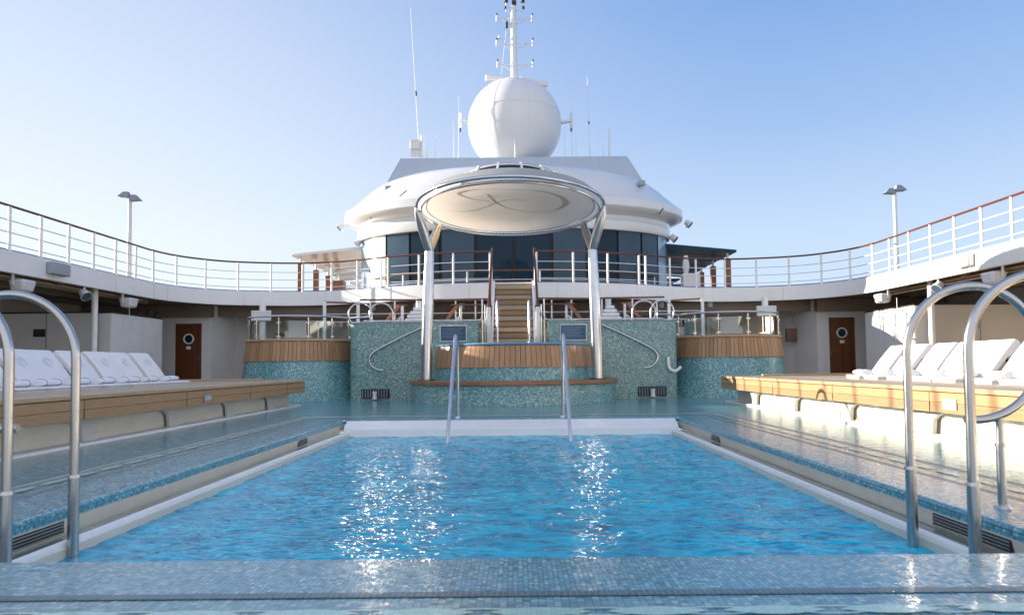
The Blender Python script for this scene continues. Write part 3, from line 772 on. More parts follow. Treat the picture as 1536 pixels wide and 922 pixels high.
# ------------------------------------------------------------------ landing behind the walls, rails on it
for sx, nm in ((-1, 'left'), (1, 'right')):
    struct(MB().box(sx*1.0, sx*5.0, 23.42, 26.6, .42, 2.2).build('landing_floor', GREYW))
    t = thing('landing_railing', f'white railing with dark wood cap behind the {nm} mosaic wall', 'railing', (sx*3, 24.0, 2.2), 0, 'landing railings')
    xe = 5.05 if sx < 0 else 4.95
    MB().bar((sx*.8, 24.0, 3.16), (sx*xe, 24.0, 3.20), .09, .055).build('wood_cap', RAILW, t, bevel=.012)
    MB().bar((sx*.8, 23.7, 2.98), (sx*2.0, 23.7, 2.98), .08, .045).build('wood_cap', RAILW, t, bevel=.01)
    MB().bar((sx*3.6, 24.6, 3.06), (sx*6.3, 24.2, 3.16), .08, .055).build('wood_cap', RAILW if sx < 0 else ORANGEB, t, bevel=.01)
    for x in (1.25, 1.9, 2.9, 3.9, 4.7, 5.1, 6.2):
        MB().bar((sx*x, 24.0, 1.9), (sx*x, 24.0, 3.16), .045 if x not in (5.1, 6.2) else .1, .045).build('post', WHITE, t)
    for z in (2.48, 2.74): MB().tube([(sx*.85, 24.02, z), (sx*6.2, 24.02, z)], .014, 6).build('rail', GREYW, t)
    for x0 in (4.02, 2.12):
        h = thing('diagonal_handrail', f'short slanting varnished handrail on white legs, {"outer" if x0 > 3 else "inner"} one behind the {nm} mosaic wall', 'handrail', (sx*x0, 23.6, 2.3), 0, 'slanting handrails on the landing')
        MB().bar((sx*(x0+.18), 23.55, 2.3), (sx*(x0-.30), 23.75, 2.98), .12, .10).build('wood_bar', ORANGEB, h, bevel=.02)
        MB().cyl((sx*(x0-.40), 23.8, 2.2), (sx*(x0-.40), 23.8, 2.97), .045).build('leg', WHITE, h)
        MB().bar((sx*(x0+.02), 23.8, 2.25), (sx*(x0-.36), 23.8, 2.62), .05, .05).build('brace', WHITE, h)
    px = sx*3.13
    tw = thing('towel_pile', f'white stepped pile of folded towels at the {nm} landing', 'towels', (px, 23.8, 2.33), 0, 'towel piles on the landings')
    z = 2.2
    for k, w in enumerate((.42, .40, .36, .30, .22, .14)):
        MB().box(px-w+random.uniform(-.02, .02), px+w, 23.65, 24.0, z, z+.115).build('folded_towel', TOWEL, tw, bevel=.035); z += .12
    tag(MB().cyl((px+.02*sx, 24.35, 2.2), (px+.02*sx, 24.35, 3.26), .10, None, 16).build('pillar', WHITE), f'short white round pillar behind the {nm} towel pile', 'pillar')

# ------------------------------------------------------------------ upper deck
UZ0, UZ1 = 3.25, 3.75
half = catmull([(-11.55, -2, 0), (-11.55, 8, 0), (-11.55, 16, 0), (-11.55, 22.6, 0), (-11.52, 23.5, 0), (-11.35, 24.4, 0), (-10.95, 25.2, 0), (-10.3, 25.9, 0), (-9.3, 26.35, 0), (-8.0, 26.6, 0), (-6.7, 26.45, 0), (-5.5, 25.95, 0), (-4.4, 25.3, 0), (-3.1, 24.75, 0), (-1.9, 24.42, 0), (-.78, 24.3, 0)], 8)
mir = lambda P: [Vector((-p.x, p.y, p.z)) for p in P]
out = [(-16, -2), (-16, 45), (16, 45), (16, -2)]
inner = [(p.x, p.y) for p in reversed(mir(half))]
loop = [(p.x, p.y) for p in half]+[(-.78, 25.4), (.78, 25.4)]+[(p.x, p.y) for p in reversed(mir(half))]+[(16, -2), (16, 45), (-16, 45), (-16, -2)]
m = MB(); m.prism(loop, UZ0+.05, UZ1-.01, axis=2); struct(m.build('upper_deck', SOFF))
# fascia plate
fa = MB()
for P in (half, mir(half)):
    for a, b_ in zip(P, P[1:]):
        d = (b_-a).normalized(); nn = Vector((d.y, -d.x, 0)); c = (a+b_)/2
        if nn.dot(Vector((0, 10, 0))-c) < 0: nn = -nn
        nn *= .03
        fa.face([a+nn+Vector((0, 0, UZ0)), b_+nn+Vector((0, 0, UZ0)), b_+nn+Vector((0, 0, UZ1)), a+nn+Vector((0, 0, UZ1))])
        fa.face([a+nn+Vector((0, 0, UZ1)), b_+nn+Vector((0, 0, UZ1)), b_-nn*3+Vector((0, 0, UZ1)), a-nn*3+Vector((0, 0, UZ1))])
        fa.face([a+nn+Vector((0, 0, UZ0)), b_+nn+Vector((0, 0, UZ0)), b_-nn*4+Vector((0, 0, UZ0)), a-nn*4+Vector((0, 0, UZ0))])
fas = struct(fa.build('deck_fascia', WHITE, flat=True))
for P in (inset(half, .0), ) if False else ():
    pass
jn = MB()
for P in (half, mir(half)):
    for q in resample(P, 2.9)[1:]:
        i_ = min(range(len(P)), key=lambda k: (P[k]-q).length); a_, b2_ = P[max(i_-1, 0)], P[min(i_+1, len(P)-1)]
        d = (b2_-a_).normalized(); nn = Vector((d.y, -d.x, 0))
        if nn.dot(Vector((0, 10, 0))-q) < 0: nn = -nn
        c_ = q+nn*.031
        jn.bar(c_+Vector((0, 0, UZ0+.005)), c_+Vector((0, 0, UZ1-.004)), .016, .016)
jn.build('panel_joint', SPKR, fas)
dkb = MB()
dkb.prism([(x, y) for x, y in loop], UZ1-.008, UZ1-.004, axis=2); struct(dkb.build('upper_deck_planking', TEAKD))
# soffit beams
for sx in (-1, 1):
    bm_ = MB()
    for x in (12.0, 13.0, 14.1): bm_.box(sx*x, sx*(x+.10), 2, 24.0, UZ0-.12, UZ0+.05)
    for y in (10, 13, 16, 19, 22): bm_.box(sx*11.75, sx*15.4, y, y+.12, UZ0-.04, UZ0+.048)
    struct(bm_.build('soffit_beam', SOFF))
    tb = MB().tube([(sx*11.95, 3, UZ0-.03), (sx*11.95, 23.5, UZ0-.03)], .03, 8).build('conduit', TEAKN)
    tag(tb, f'long thin wooden batten under the {"left" if sx < 0 else "right"} side deck soffit', 'batten')

def railing(P, label, group, z0=UZ1, step=1.12, name='deck_railing', cap=RAILW):
    P = [Vector((p.x, p.y, 0)) for p in P]
    t = thing(name, label, 'railing', (P[len(P)//2].x, P[len(P)//2].y, z0), 0, group)
    ins = []
    up = lambda z: [p+Vector((0, 0, z)) for p in P]
    c = MB()
    for a, b_ in zip(up(z0+1.05), up(z0+1.05)[1:]): pass
    c.tube(up(z0+1.06), .031, 8); c.build('wood_cap', cap, t)
    for h in (.16, .44, .72): MB().tube(up(z0+h), .014, 6).build('rail', GREYW, t)
    MB().tube(up(z0+.03), .02, 6).build('toe_strip', BLUESTR, t)
    for q in resample(P, step):
        m = MB(); m.cyl((q.x, q.y, z0-.02), (q.x, q.y, z0+1.04), .037, None, 10); m.cyl((q.x, q.y, z0-.01), (q.x, q.y, z0+.03), .06, .05, 10); m.build('post', WHITE, t)
    return t
def inset(P, d):
    out = []
    for i, p in enumerate(P):
        tt = (P[min(i+1, len(P)-1)]-P[max(i-1, 0)]).normalized(); nn = Vector((tt.y, -tt.x, 0))
        c = Vector((0, 10, 0))-p
        if nn.dot(c) > 0: nn = -nn
        out.append(p+nn*d)
    return out
hl = inset(half, .06)
hl = [p for p in hl if p.y > 6 or p.x > -5]
side = [p for p in hl if p.x < -4.2]; cen = [p for p in hl if p.x >= -4.5]
railing(side, 'curving white railing with dark wood cap along the left upper deck', 'upper deck railings')
railing(mir(side), 'curving white railing with red-brown wood cap along the right upper deck', 'upper deck railings', cap=MAHOG)
railing(list(reversed(cen)), 'white railing with mahogany cap just left of the stair head', 'upper deck railings', step=1.25, cap=MAHOG)
railing(list(reversed(mir(cen))), 'white railing with mahogany cap just right of the stair head', 'upper deck railings', step=1.25, cap=MAHOG)
# inner rail in front of the windows
P = [Vector((6.0*math.cos(a), 30.6+3.7*math.sin(a), 0)) for a in [PI*1.05+PI*.9*k/40 for k in range(41)]]
railing(P, 'low dark wood rail curving in front of the bridge windows', None, z0=3.45, step=2.7, name='window_guard_rail')

# ------------------------------------------------------------------ walls, doors and screens under the upper deck
struct(MB().box(-15.8, 15.8, 44, 44.2, .3, 3.3).build('sun_block_aft', BEIGE))  # unseen wall added to stop sun leaking in under the deck
struct(MB().box(-10.25, 10.25, 28.6, 28.8, .42, 3.3).build('wall_rear', BEIGE))
struct(MB().box(-8.2, 8.2, 26.9, 27.1, 2.82, 3.29).build('soffit_skirt', SOFF))
for sx, nm in ((-1, 'left'), (1, 'right')):
    q = MB(); xs = sorted((sx*12.9, sx*11.0)); dx0, dx1 = ((-12.32, -11.34) if sx < 0 else (11.42, 12.38)); dy = 26.6
    q.box(xs[0], dx0, dy, dy+.12, .42, 3.29); q.box(dx1, xs[1], dy, dy+.12, .42, 3.29); q.box(dx0, dx1, dy, dy+.12, 2.64, 3.29)
    struct(q.build('wall_door_'+nm, GREYW))
    q = MB()
    for (xa, ya_, xb, yb_) in ((11.0, 26.6, 10.62, 27.9), (10.6, 27.9, 10.2, 28.7)):
        q.hexa([(sx*xa, ya_+.12, .42), (sx*xa, ya_, .42), (sx*xb, yb_, .42), (sx*(xb+.1), yb_+.12, .42), (sx*xa, ya_+.12, 3.29), (sx*xa, ya_, 3.29), (sx*xb, yb_, 3.29), (sx*(xb+.1), yb_+.12, 3.29)])
    struct(q.build('wall_angled_'+nm, GREYW))
    sk = MB(); sk.box(sx*10.9, sx*15.5, 26.3, 26.58, 2.86, 3.29); sk.box(sx*8.2, sx*10.9, 26.9, 27.1, 2.9, 3.29); struct(sk.build('soffit_skirt', SOFF))
    struct(MB().box(sx*15.6, sx*15.8, -2, 45, .3, 3.3).build('wall_outer_'+nm, BEIGE))  # unseen outer wall, run far aft to keep sun from leaking in
    struct(MB().box(sx*12.9, sx*15.6, 26.6, 26.7, .42, 3.29).build('wall_end_'+nm, BEIGE))
    t = thing('cabin_door', f'mahogany door with round porthole under the {nm} side of the upper deck', 'door', ((dx0+dx1)/2, dy, .42), 0, 'porthole doors')
    mx = (dx0+dx1)/2
    MB().box(dx0+.005, dx1-.005, dy+.02, dy+.07, .42, 2.635).build('door_leaf', DOORW, t, bevel=.004)
    f = MB(); f.box(dx0-.05, dx0+.004, dy-.015, dy+.02, .42, 2.69); f.box(dx1-.004, dx1+.05, dy-.015, dy+.02, .42, 2.69); f.box(dx0, dx1, dy-.012, dy+.02, 2.636, 2.69); f.build('door_frame', GREYW, t)
    MB().tube([(mx+.17*math.cos(a), dy+.01, 2.08+.17*math.sin(a)) for a in [k/32*2*PI for k in range(32)]], .026, 8, closed=True).build('porthole_ring', WHITE, t)
    MB().cyl((mx, dy+.012, 2.08), (mx, dy+.03, 2.08), .165, None, 32).build('porthole_glass', NAVY, t)
    MB().box(mx-.08, mx+.08, dy+.005, dy+.02, 1.70, 1.81).build('door_sign', WHITE, t)
    hx = dx1-.1 if sx < 0 else dx0+.1
    MB().box(hx-.04, hx+.04, dy+.008, dy+.02, 1.25, 1.52).build('lock_plate', CHROME, t)
    MB().bar((hx, dy-.03, 1.36), (hx-sx*-.0+(.1 if sx > 0 else -.1), dy-.03, 1.36), .02, .02).build('handle', CHROME, t)
    # lockers
    t = thing('locker_row', f'row of tall pale lockers beside the {nm} door', 'lockers', (sx*11.9, 23, .42), 0, 'locker rows')
    for k in range(5):
        y0 = 21.6+k*.62; MB().box(sx*11.85, sx*12.25, y0+.012, y0+.608, .42, 2.66).build('locker_door', GREYW, t, bevel=.006)
    MB().box(sx*11.84, sx*12.3, 21.6, 24.72, 2.662, 2.70).build('locker_top', BLACK, t)
    MB().box(sx*11.88, sx*12.2, 21.6, 24.7, 0.43, 2.65).build('locker_carcass', GREYW, t)
    t = thing('partition_screen', f'broad flat cream screen under the {nm} side deck', 'screen', (sx*13.6, 21.5, .42), 0, 'under-deck screens')
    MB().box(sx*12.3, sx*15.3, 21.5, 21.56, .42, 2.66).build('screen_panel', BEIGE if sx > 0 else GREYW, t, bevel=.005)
    MB().box(sx*12.28, sx*15.32, 21.49, 21.57, 2.662, 2.70).build('screen_cap', BLACK, t)
    MB().box(sx*13.7, sx*13.715, 21.494, 21.5, .43, 2.65).build('screen_joint', BLACK, t)
    xx = 13.55 if sx > 0 else -13.9
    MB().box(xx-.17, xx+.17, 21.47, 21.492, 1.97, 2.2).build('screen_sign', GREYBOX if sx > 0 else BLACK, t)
    for k, (x, y) in enumerate(((11.95, 20.9), (13.0, 17.5), (11.95, 14.4))):
        tag(MB().cyl((sx*x, y, .42), (sx*x, y, 3.3), .085, None, 18).build('pillar', WHITE), f'round white pillar under the {nm} side deck, {("beside the screen end", "midway along the loungers", "nearest the camera")[k]}', 'pillar', 'under-deck pillars')
# bottle-like fittings on the lockers
for k in range(3):
    x = -12.0+.0*k; y = 23.4+.55*k
    t = thing('locker_fitting', f'small dark bracket on top of the left lockers, {("leftmost", "middle", "rightmost")[k]} of three', 'bracket', (x, y, 2.7), 0, 'brackets on the lockers')
    MB().tube([(x-.05, y, 2.7), (x, y, 2.82), (x+.06, y, 2.88)], .03, 8).build('stem', BLACK, t)
    MB().cyl((x+.06, y, 2.86), (x+.1, y, 2.92), .05).build('head', BLACK, t)
# small brown box on right angled wall
tag(MB().box(10.25, 10.62, 27.6, 27.75, 1.8, 2.3).build('wall_box', MAHOG, bevel=.01), 'small brown box mounted on the right angled wall', 'box')
t = thing('wall_shower', 'slim wall shower with dark head behind the left whirlpool', 'shower', (-8.85, 27.2, .42))
MB().tube([(-8.95, 27.3, .5), (-8.95, 27.3, 2.1), (-8.85, 27.2, 2.25), (-8.6, 27.1, 2.25)], .025, 8).build('pipe', TUBE, t)
MB().cyl((-8.6, 27.1, 2.17), (-8.6, 27.1, 2.28), .14, .06).build('shower_head', BLACK, t)

# speakers, floodlights and boxes on the side fascia
def speaker(x, y, sx, lab):
    t = thing('deck_speaker', lab, 'speaker', (x, y, UZ0), 0, 'speakers under the side decks')
    MB().hexa([(x-.15, y-.2, 2.86), (x+.15, y-.2, 2.86), (x+.15, y+.2, 2.86), (x-.15, y+.2, 2.86), (x-.2, y-.24, 3.14), (x+.2, y-.24, 3.14), (x+.2, y+.24, 3.14), (x-.2, y+.24, 3.14)]).build('speaker_body', SPKR, t, bevel=.05)
    MB().bar((x+sx*.05, y-.26, 3.0), (x+sx*.05, y-.26, 3.27), .05, .03).build('bracket', WHITE, t)
def flood(x, y, z, sx, lab, grp='floodlights under the side decks', sc=1.0, hang=True):
    t = thing('floodlight', lab, 'floodlight', (x, y, z), 0, grp)
    d = Vector((-sx*.7, -.3, -.65)).normalized(); c = Vector((x, y, z))
    MB().tube([c-d*.13*sc, c-d*.1*sc, c+d*.05*sc, c+d*.12*sc], [.05*sc, .10*sc, .13*sc, .15*sc], 14).build('lamp_head', SPKR, t)
    MB().cyl(c+d*.121*sc, c+d*.125*sc, .13*sc, None, 14).build('lens', NAVY2, t)
    MB().tube([c, c+Vector((0, 0, .18*sc)) if hang else c+Vector((0, .3*sc, -.1*sc))], .022*sc, 8).build('stem', WHITE, t)
speaker(-11.62, 17.35, -1, 'pale hanging speaker under the left deck, nearest the grey box')
speaker(-11.62, 22.1, -1, 'pale hanging speaker under the left deck, above the lockers')
speaker(11.62, 17.6, 1, 'white hanging speaker under the right deck, below the box')
speaker(11.62, 23.0, 1, 'white hanging speaker under the right deck, above the lockers')
flood(-11.6, 19.8, 3.05, -1, 'pale floodlight hanging between the two left speakers')
flood(11.6, 19.9, 3.05, 1, 'white floodlight hanging between the two right speakers')
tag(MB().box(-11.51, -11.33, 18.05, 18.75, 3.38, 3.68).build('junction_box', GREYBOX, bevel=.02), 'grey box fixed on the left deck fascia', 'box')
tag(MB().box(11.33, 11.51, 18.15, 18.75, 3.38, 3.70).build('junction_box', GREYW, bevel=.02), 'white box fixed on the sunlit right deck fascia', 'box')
for sx in (-1, 1):
    tag(MB().tube([(sx*11.7, 22.3, 2.55), (sx*11.7, 22.3, 2.95)], .01, 6).build('speaker_rod', WHITE), f'thin rod hanging below the {"left" if sx < 0 else "right"} far speaker', 'rod')
for k, x in enumerate((-5.2, -3.6, -1.9, 2.0, 5.4, 7.2)):
    tag(MB().cyl((x, 26.9, 3.08), (x, 26.9, 3.3), .1, .12, 14).build('soffit_light', GREYW), f'small soffit lamp under the upper deck, number {k+1} from the left' if 0 else 'small round lamp under the upper deck soffit ' + ('above the left whirlpool', 'behind the left towel pile', 'left of the stairs', 'right of the stairs', 'above the right loop rails', 'above the right whirlpool')[k], 'lamp', 'soffit lamps')

# ------------------------------------------------------------------ lamp posts on the upper deck
def lamp_post(x, y, lab, fl):
    t = thing('lamp_post', lab, 'lamp post', (x, y, UZ1), 0, 'twin-hood lamp posts')
    MB().tube([(x, y, UZ1), (x, y, 5.4), (x, y, 6.35)], [.075, .06, .055], 14).build('pole', GREYW, t)
    for s_, dz in ((-1, .0), (1, 0)):
        dz = .08 if s_ == fl else -.02
        c = Vector((x+s_*.17, y, 6.40+dz)); m = MB()
        m.hexa([(c.x-.17, c.y-.13, c.z-.07-s_*.02), (c.x+.17, c.y-.13, c.z-.07), (c.x+.17, c.y+.13, c.z-.07), (c.x-.17, c.y+.13, c.z-.07-s_*.02), (c.x-.07-s_*.05, c.y-.06, c.z+.10), (c.x+.07-s_*.05, c.y-.06, c.z+.10), (c.x+.07-s_*.05, c.y+.06, c.z+.10), (c.x-.07-s_*.05, c.y+.06, c.z+.10)])
        m.build('lamp_hood', LAMPG, t)
        MB().bar((x, y, 6.33), (c.x, c.y, c.z-.02), .04, .04).build('arm', GREYW, t)
lamp_post(-12.05, 22.9, 'grey twin-hood lamp post behind the left railing', -1)
lamp_post(12.1, 23.0, 'grey twin-hood lamp post behind the right railing', 1)

# ------------------------------------------------------------------ bridge house
BX, BY = 0, 31.0
t = thing('bridge_house', 'white curved wheelhouse with a wide overhanging roof and dark window band', 'ship superstructure', (BX, BY, UZ1))
def ell(prof, seg=96, a0=0, a1=2*PI):
    """profile of (a, b, z): half width, half depth, height"""
    mb = MB(); cols = []
    N_ = seg if a1-a0 > 6.28 else seg+1
    for k in range(N_):
        a = a0+(a1-a0)*k/seg
        cols.append([mb.bm.verts.new((BX+p[0]*math.cos(a), BY+p[1]*math.sin(a), p[2])) for p in prof])
    for k in range(seg):
        A, B = cols[k], cols[(k+1) % N_]
        for i in range(len(prof)-1): mb.bm.faces.new((A[i], B[i], B[i+1], A[i+1]))
    return mb
ell([(6.40, 3.42, 3.74), (6.40, 3.42, 6.2)], 96).build('inner_wall', DARK, t, flat=True)
npan = 14
seq = {}
for k in range(npan):
    a0 = PI+PI*k/npan; a1 = PI+PI*(k+1)/npan; g_ = .010
    mm = NAVY  # paler panes below carry varied reflections in their base colour
    if k in (0, 1): mm = PALEG
    if k == 2: mm = GLOWPANE
    if k in (3, 5, 8, 10): mm = NAVY2
    if k in (12, 13): mm = PALEG
    if k == 11: mm = NAVY2
    ell([(6.45, 3.5, 3.76), (6.45, 3.5, 6.2)], 4, a0+g_, a1-g_).build('window', mm, t, flat=True)
ell([(6.45, 3.5, 3.76), (6.45, 3.5, 6.2)], 48, 0, PI).build('rear_wall', HULLW, t, flat=True)
ell([(6.44, 3.49, 6.19), (6.58, 3.63, 6.2), (6.62, 3.66, 6.26), (6.62, 3.66, 6.55), (6.56, 3.6, 6.62)], 120).build('window_head_band', HULLW, t)
ell([(6.55, 3.58, 6.58), (6.60, 3.62, 6.78), (6.85, 3.85, 6.86), (7.10, 4.05, 6.98), (7.15, 4.1, 7.06), (7.13, 4.1, 7.36), (6.98, 4.0, 7.46), (6.5, 3.75, 7.86), (6.2, 3.58, 8.13), (5.75, 3.38, 8.46), (5.2, 3.15, 8.68), (3.5, 2.2, 8.86), (0.01, .01, 8.9)], 120).build('roof_shell', HULLW, t)
hb = MB(); hb.hexa([(-5.5, 29.65, 8.0), (5.6, 29.65, 8.0), (5.6, 35.5, 8.0), (-5.5, 35.5, 8.0), (-4.79, 30.6, 9.79), (4.81, 30.6, 9.79), (4.81, 35, 9.79), (-4.79, 35, 9.79)])
hb.build('upper_box', paint('box_paint', (.40, .45, .53), .4, var=.04, vs=.6), t, bevel=.03)  # the box's blue-grey shade is put into this paint
# fittings on the roof shell
for (u, v, y, lab, dx) in ((583, 283, 28.9, 'small camera fitting on the sunlit left slope of the bridge roof', .5), (962, 275, 28.7, 'camera fitting high on the right slope of the bridge roof', -.4)):
    p = at(u, v, y)
    f = thing('roof_camera', lab, 'camera', p, 0, 'cameras on the bridge roof')
    MB().box(p.x-.14, p.x+.14, p.y-.12, p.y+.12, p.z-.1, p.z+.1).build('body', GREYBOX, f, bevel=.03)
    MB().tube([p, p+Vector((dx*.6, .2, -.12)), p+Vector((dx, .7, -.25))], .03, 8).build('arm', GREYBOX, f)
p = at(612, 290, 27.9); pq = MB()
tag(MB().hexa([(p.x-.35, p.y+.02, p.z-.12), (p.x+.15, p.y+.0, p.z-.12), (p.x+.15, p.y+.7, p.z-.1), (p.x-.35, p.y+.7, p.z-.1), (p.x-.12, p.y+.12, p.z+.14), (p.x+.32, p.y+.10, p.z+.14), (p.x+.32, p.y+.8, p.z+.14), (p.x-.12, p.y+.8, p.z+.14)]).build('roof_hatch', GREYBOX), 'small grey hatch plate on the left slope of the bridge roof', 'hatch')
for (u, v, y, s_, lab) in ((557, 321, 28.8, -1, 'round lamp on the left edge band of the bridge roof'), (988, 314, 28.7, 1, 'round lamp on the right edge band of the bridge roof'),
                           (1032, 335, 30.6, 1, 'lamp sticking out at the right tip of the bridge roof'), (512, 340, 30.6, -1, 'lamp sticking out at the left tip of the bridge roof'),
                           (538, 363, 30.2, -1, 'lamp hanging beneath the left tip of the bridge roof'), (1010, 357, 30.2, 1, 'lamp hanging beneath the right tip of the bridge roof')):
    p = at(u, v, y); flood(p.x, p.y, p.z, -s_, lab, 'lamps around the bridge roof', 1.1, v > 350)

# ------------------------------------------------------------------ pergola wings
for sx, nm in ((-1, 'left'), (1, 'right')):
    mm = HULLW if sx < 0 else AWN  # sunlit look of the left blades is put into their pale paint
    t = thing('wing_awning', f'layered {"cream" if sx < 0 else "blue-shaded"} louvred awning to the {nm} of the bridge windows', 'awning', (sx*7.7, 33, UZ1))
    for k, (y, z, x1) in enumerate(((30.3, 5.62, 9.25), (31.6, 5.62, 9.2), (33.0, 5.60, 9.15), (34.4, 5.58, 9.1), (35.8, 5.55, 9.1), (37.2, 5.52, 9.1))):
        MB().hexa([(sx*6.2, y, z+.28), (sx*x1, y, z), (sx*x1, y+1.26, z), (sx*6.2, y+1.26, z+.28), (sx*6.2, y, z+.40), (sx*x1, y, z+.10), (sx*x1, y+1.26, z+.10), (sx*6.2, y+1.26, z+.40)]).build('awning_blade', mm, t, bevel=.01)
    for z, y in ((4.9, 34.0), (4.55, 33.2)):
        MB().box(sx*6.3, sx*7.7, y, y+2.2, z, z+.08).build('lower_blade', mm, t, bevel=.01)
    for k, (y) in enumerate((30.6, 32.9, 35.0, 37.2)):
        p = thing('awning_post', f'square brown post under the {nm} awning, {("tallest and outermost", "second tallest", "third tallest", "shortest and innermost")[k]}', 'post', (sx*8.95, y, UZ1), 0, f'posts under the {nm} awning')
        MB().box(sx*8.84, sx*9.06, y-.11, y+.11, UZ1, 5.38).build('post_cladding', POSTW, p, bevel=.01)
        MB().cyl((sx*8.95, y, 5.38), (sx*8.95, y, 5.64), .05).build('neck', GREYW, p)
tag(MB().box(-7.3, -6.6, 28.2, 28.7, UZ1, 4.35).build('deck_box', POSTW, bevel=.02), 'low brown box beside the left end of the bridge windows', 'box')
t = thing('deck_locker', 'pale deck locker with a fitting on top at the right end of the windows', 'locker', (6.75, 28.0, UZ1))
MB().box(6.45, 7.1, 27.8, 28.3, UZ1, 4.45).build('locker_body', GREYW, t, bevel=.02)
MB().tube([(6.6, 28, 4.45), (6.6, 28, 4.75), (6.6, 28, 5.15)], [.08, .14, .08], 12).build('top_fitting', SPKR, t)

# ------------------------------------------------------------------ radome, mast and antennas
RC = at(772, 189, 32.5); RAD = 2.09
t = thing('radome', 'large white spherical radome on top of the bridge', 'radome', (RC.x, RC.y, 9.79))
m = MB()
prof = [(RAD*math.sin(a), -RAD*math.cos(a)) for a in [R(28)+(PI-R(28))*k/40 for k in range(41)]]; prof[-1] = (0, RAD)
m.lathe(prof, RC, 0, 2*PI, 72); sh = m.build('dome_shell', RADOM, t)
m = MB()
for a0 in (R(-115), R(-72), R(-25), R(20), R(65), R(110), R(155), R(200)):
    m.tube([(RC.x+(RAD+.004)*math.cos(e)*math.cos(a0), RC.y+(RAD+.004)*math.cos(e)*math.sin(a0), RC.z+(RAD+.004)*math.sin(e)) for e in [R(-58)+R(140)*k/30 for k in range(31)]], .006, 5)
m.tube([(RC.x+(RAD+.003)*math.cos(R(12))*math.cos(a), RC.y+(RAD+.003)*math.cos(R(12))*math.sin(a), RC.z+RAD*math.sin(R(12))) for a in [k/60*2*PI for k in range(60)]], .009, 5, closed=True)
m.build('panel_seam', GREYW, t)
MB().cyl((RC.x, RC.y, 9.76), (RC.x, RC.y, RC.z-RAD*.86), 1.1, 1.15, 40).build('pedestal', HULLW, t)
MY = 35.5
def mp(u, v): return at(u, v, MY)
t = thing('mast', 'slim white radar mast with three crossarms rising behind the radome', 'mast', (mp(771, 232).x, MY, 9.5))
MB().tube([mp(772, 260), mp(771, 100), mp(770, 10)], [.17, .16, .14], 18).build('mast_pole', RADOM, t)
MB().cyl(mp(771, 11), mp(771, 2), .10, .12, 12).build('mast_light', BLACK, t)
for v, (ul, ur) in ((29, (745, 798)), (66, (745, 799)), (98, (746, 799))):
    o = MB().tube([mp(ul, v-1), mp(770, v), mp(ur, v-1)], .028, 8).build('crossarm', RADOM, t)
    b1 = MB(); b1.tube([mp(ul+8, v), mp(768, v+9)], .025, 6); b1.tube([mp(ur-8, v), mp(773, v+9)], .025, 6); b1.build('brace', RADOM, o)
    for u in (ul, ur):
        f = MB(); f.tube([mp(u, v-6), mp(u, v+4)], .042, 8); f.build('fitting', RADOM, o)
        f = MB(); f.cyl(mp(u, v-8), mp(u, v-6), .055); f.build('nav_lamp', BLACK, o)
for u, du in ((759, -1), (784, 1)):
    MB().tube([mp(771, 14), mp(u, 18), mp(u, 0)], .035, 8).build('top_fork', RADOM, t)
    MB().cyl(mp(u, 4), mp(u, -2), .10).build('fork_lamp', BLACK, t)
    MB().cyl(mp(u+du, 10), mp(u+du, 14), .06).build('fork_lamp', BLACK, t)
MB().tube([mp(760, 33), mp(760, 42)], .07, 8).build('hanging_lamp', BLACK, t)
MB().tube([mp(759, 46), mp(752, 112)], .008, 4).build('halyard', RADOM, t)
MB().tube([mp(749, 58), mp(749, 54)], [.09, .05], 10).build('small_dome', RADOM, t)
t = thing('radar_scanner', 'long white bar radar scanner just above the radome', 'radar', mp(774, 118))
a, b_ = at(728, 117, 34.2), at(821, 127, 34.8)
MB().bar(a, b_, .25, .26).build('scanner_bar', RADOM, t, bevel=.05)
MB().cyl((a+b_)/2-Vector((0, 0, .8)), (a+b_)/2, .2, .15).build('scanner_motor', RADOM, t)
for s_, (ua, ub) in ((-1, (690, 703)), (1, (842, 857))):
    c1, c2 = at(ub if s_ < 0 else ua, 184, 32.5), at(ua if s_ < 0 else ub, 181, 32.5)
    t = thing('radome_bracket', f'white bracket arm with small fittings on the {"left" if s_ < 0 else "right"} side of the radome', 'bracket', c1, 0, 'bracket arms on the radome')
    MB().bar(c1, c2, .2, .10).build('arm', RADOM, t)
    MB().tube([c2+Vector((0, 0, -.35)), c2+Vector((0, 0, .35))], .06, 8).build('fitting', RADOM, t)
    MB().cyl(c2+Vector((0, 0, -.5)), c2+Vector((0, 0, -.3)), .05).build('fitting_lamp', BLACK, t)
ANT = [((616, 12), (630, 232), 31.0, .022, 'long leaning whip antenna at the left edge of the bridge roof', True),
       ((688, 144), (688, 232), 31.0, .014, 'thin whip antenna just left of the radome', False),
       ((680, 182), (681, 232), 30.9, .012, 'short thin whip antenna second left of the radome', False),
       ((653, 203), (654, 232), 30.9, .014, 'stubby antenna between the leaning whip and the radome', False),
       ((641, 222), (641, 232), 30.9, .03, 'very short thick stub antenna beside the leaning whip', False),
       ((771, 141), (773, 236), 30.75, .018, 'white whip antenna in front of the radome', True),
       ((858, 140), (858, 232), 31.5, .012, 'thin whip antenna right beside the radome', False),
       ((847, 190), (847, 232), 31, .012, 'dark thin antenna touching the right radome side', False),
       ((864, 178), (864, 232), 31, .012, 'thin whip antenna second right of the radome', False),
       ((881, 115), (885, 232), 31, .016, 'tall thin whip antenna leaning right of the radome', True),
       ((914, 192), (914, 232), 31, .035, 'thick short white antenna at the right of the bridge roof', False),
       ((905, 216), (905, 232), 31, .012, 'tiny thin antenna beside the thick short one', False)]
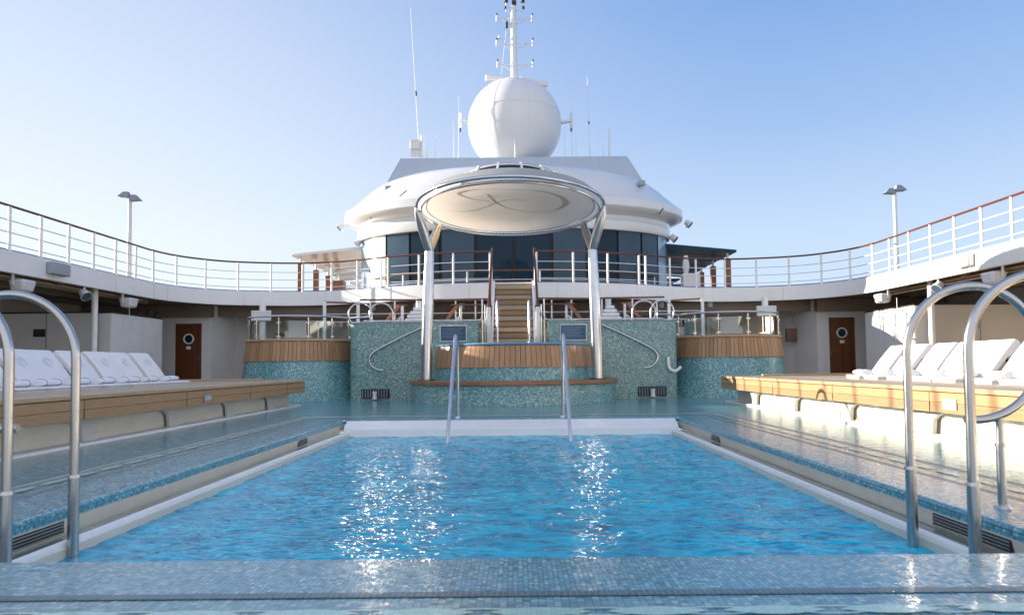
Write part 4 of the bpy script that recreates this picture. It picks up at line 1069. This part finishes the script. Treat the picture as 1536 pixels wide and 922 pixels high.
for (a, b_, y, r_, lab, band) in ANT:
    A, B = at(*a, y), at(*b_, y); B.z = min(B.z, 9.8)
    t = thing('whip_antenna', lab, 'antenna', B, 0, 'antennas on the bridge roof')
    MB().tube([B, B.lerp(A, .5), A], [r_*1.4, r_, r_*.7], 8).build('whip', RADOM, t)
    MB().cyl(B, B.lerp(A, .06), r_*3, r_*2).build('antenna_base', RADOM, t)
    if band:
        MB().cyl(B.lerp(A, .42), B.lerp(A, .45), r_*1.9).build('joint', BLACK, t)
p = at(623, 221, 31.0)
t = thing('equipment_box', 'small pale equipment box on legs beside the leaning whip antenna', 'box', p)
MB().box(p.x-.2, p.x+.2, p.y-.2, p.y+.2, p.z-.12, p.z+.28).build('box_body', GREYW, t, bevel=.02)
MB().box(p.x-.18, p.x+.2, p.y-.1, p.y+.1, p.z-.4, p.z-.12).build('box_stand', GREYW, t)
MB().cyl(p+Vector((.3, 0, -.4)), p+Vector((.3, 0, .5)), .08).build('side_pole', WHITE, t)

# ------------------------------------------------------------------ light
EL, AZ = R(13), R(14)      # sun low, to the left and a little beyond
sd = Vector((-math.cos(AZ)*math.cos(EL), math.sin(AZ)*math.cos(EL), math.sin(EL)))
W = bpy.data.worlds.new('World'); S.world = W; W.use_nodes = True
n = W.node_tree; bg = n.nodes['Background']
sky = n.nodes.new('ShaderNodeTexSky'); sky.sky_type = 'NISHITA'; sky.sun_disc = False
sky.sun_elevation = EL; sky.sun_rotation = math.atan2(sd.x, sd.y)
sky.altitude = 0; sky.air_density = 1.0; sky.dust_density = .1; sky.ozone_density = 3.0
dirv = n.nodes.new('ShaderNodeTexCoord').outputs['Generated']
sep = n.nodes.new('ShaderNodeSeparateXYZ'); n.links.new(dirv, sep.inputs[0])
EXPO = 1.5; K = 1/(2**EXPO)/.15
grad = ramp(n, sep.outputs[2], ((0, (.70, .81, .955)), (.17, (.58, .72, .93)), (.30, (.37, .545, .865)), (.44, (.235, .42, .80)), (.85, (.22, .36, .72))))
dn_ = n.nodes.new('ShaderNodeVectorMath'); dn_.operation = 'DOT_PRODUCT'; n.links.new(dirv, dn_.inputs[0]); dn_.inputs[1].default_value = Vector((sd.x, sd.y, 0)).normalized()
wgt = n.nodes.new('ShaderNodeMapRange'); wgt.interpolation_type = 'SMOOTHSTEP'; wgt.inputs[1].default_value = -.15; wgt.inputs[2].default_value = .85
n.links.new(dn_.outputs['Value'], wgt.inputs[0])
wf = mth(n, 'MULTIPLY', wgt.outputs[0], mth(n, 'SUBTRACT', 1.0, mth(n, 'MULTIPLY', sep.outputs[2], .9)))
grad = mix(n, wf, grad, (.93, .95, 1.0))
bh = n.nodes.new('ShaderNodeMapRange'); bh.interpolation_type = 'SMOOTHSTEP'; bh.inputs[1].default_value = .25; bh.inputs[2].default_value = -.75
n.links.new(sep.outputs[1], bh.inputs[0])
grad = mix(n, bh.outputs[0], grad, (1.05, 1.08, 1.19))  # added fill: sky brightened behind the camera to lift shaded areas
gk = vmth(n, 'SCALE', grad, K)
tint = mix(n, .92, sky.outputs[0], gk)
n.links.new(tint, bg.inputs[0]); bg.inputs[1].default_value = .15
sl = bpy.data.lights.new('sun', 'SUN'); sl.energy = 5.0; sl.angle = R(.55); sl.color = (1, .88, .72)
so = bpy.data.objects.new('sun', sl); C.objects.link(so); so.rotation_euler = sd.to_track_quat('Z', 'Y').to_euler()
S.view_settings.view_transform = 'Standard'; S.view_settings.look = 'None'; S.view_settings.gamma = 1
S.view_settings.exposure = EXPO
S.cycles.max_bounces = 8; S.cycles.transparent_max_bounces = 12
S.cycles.sample_clamp_indirect = 0; S.cycles.blur_glossy = .1
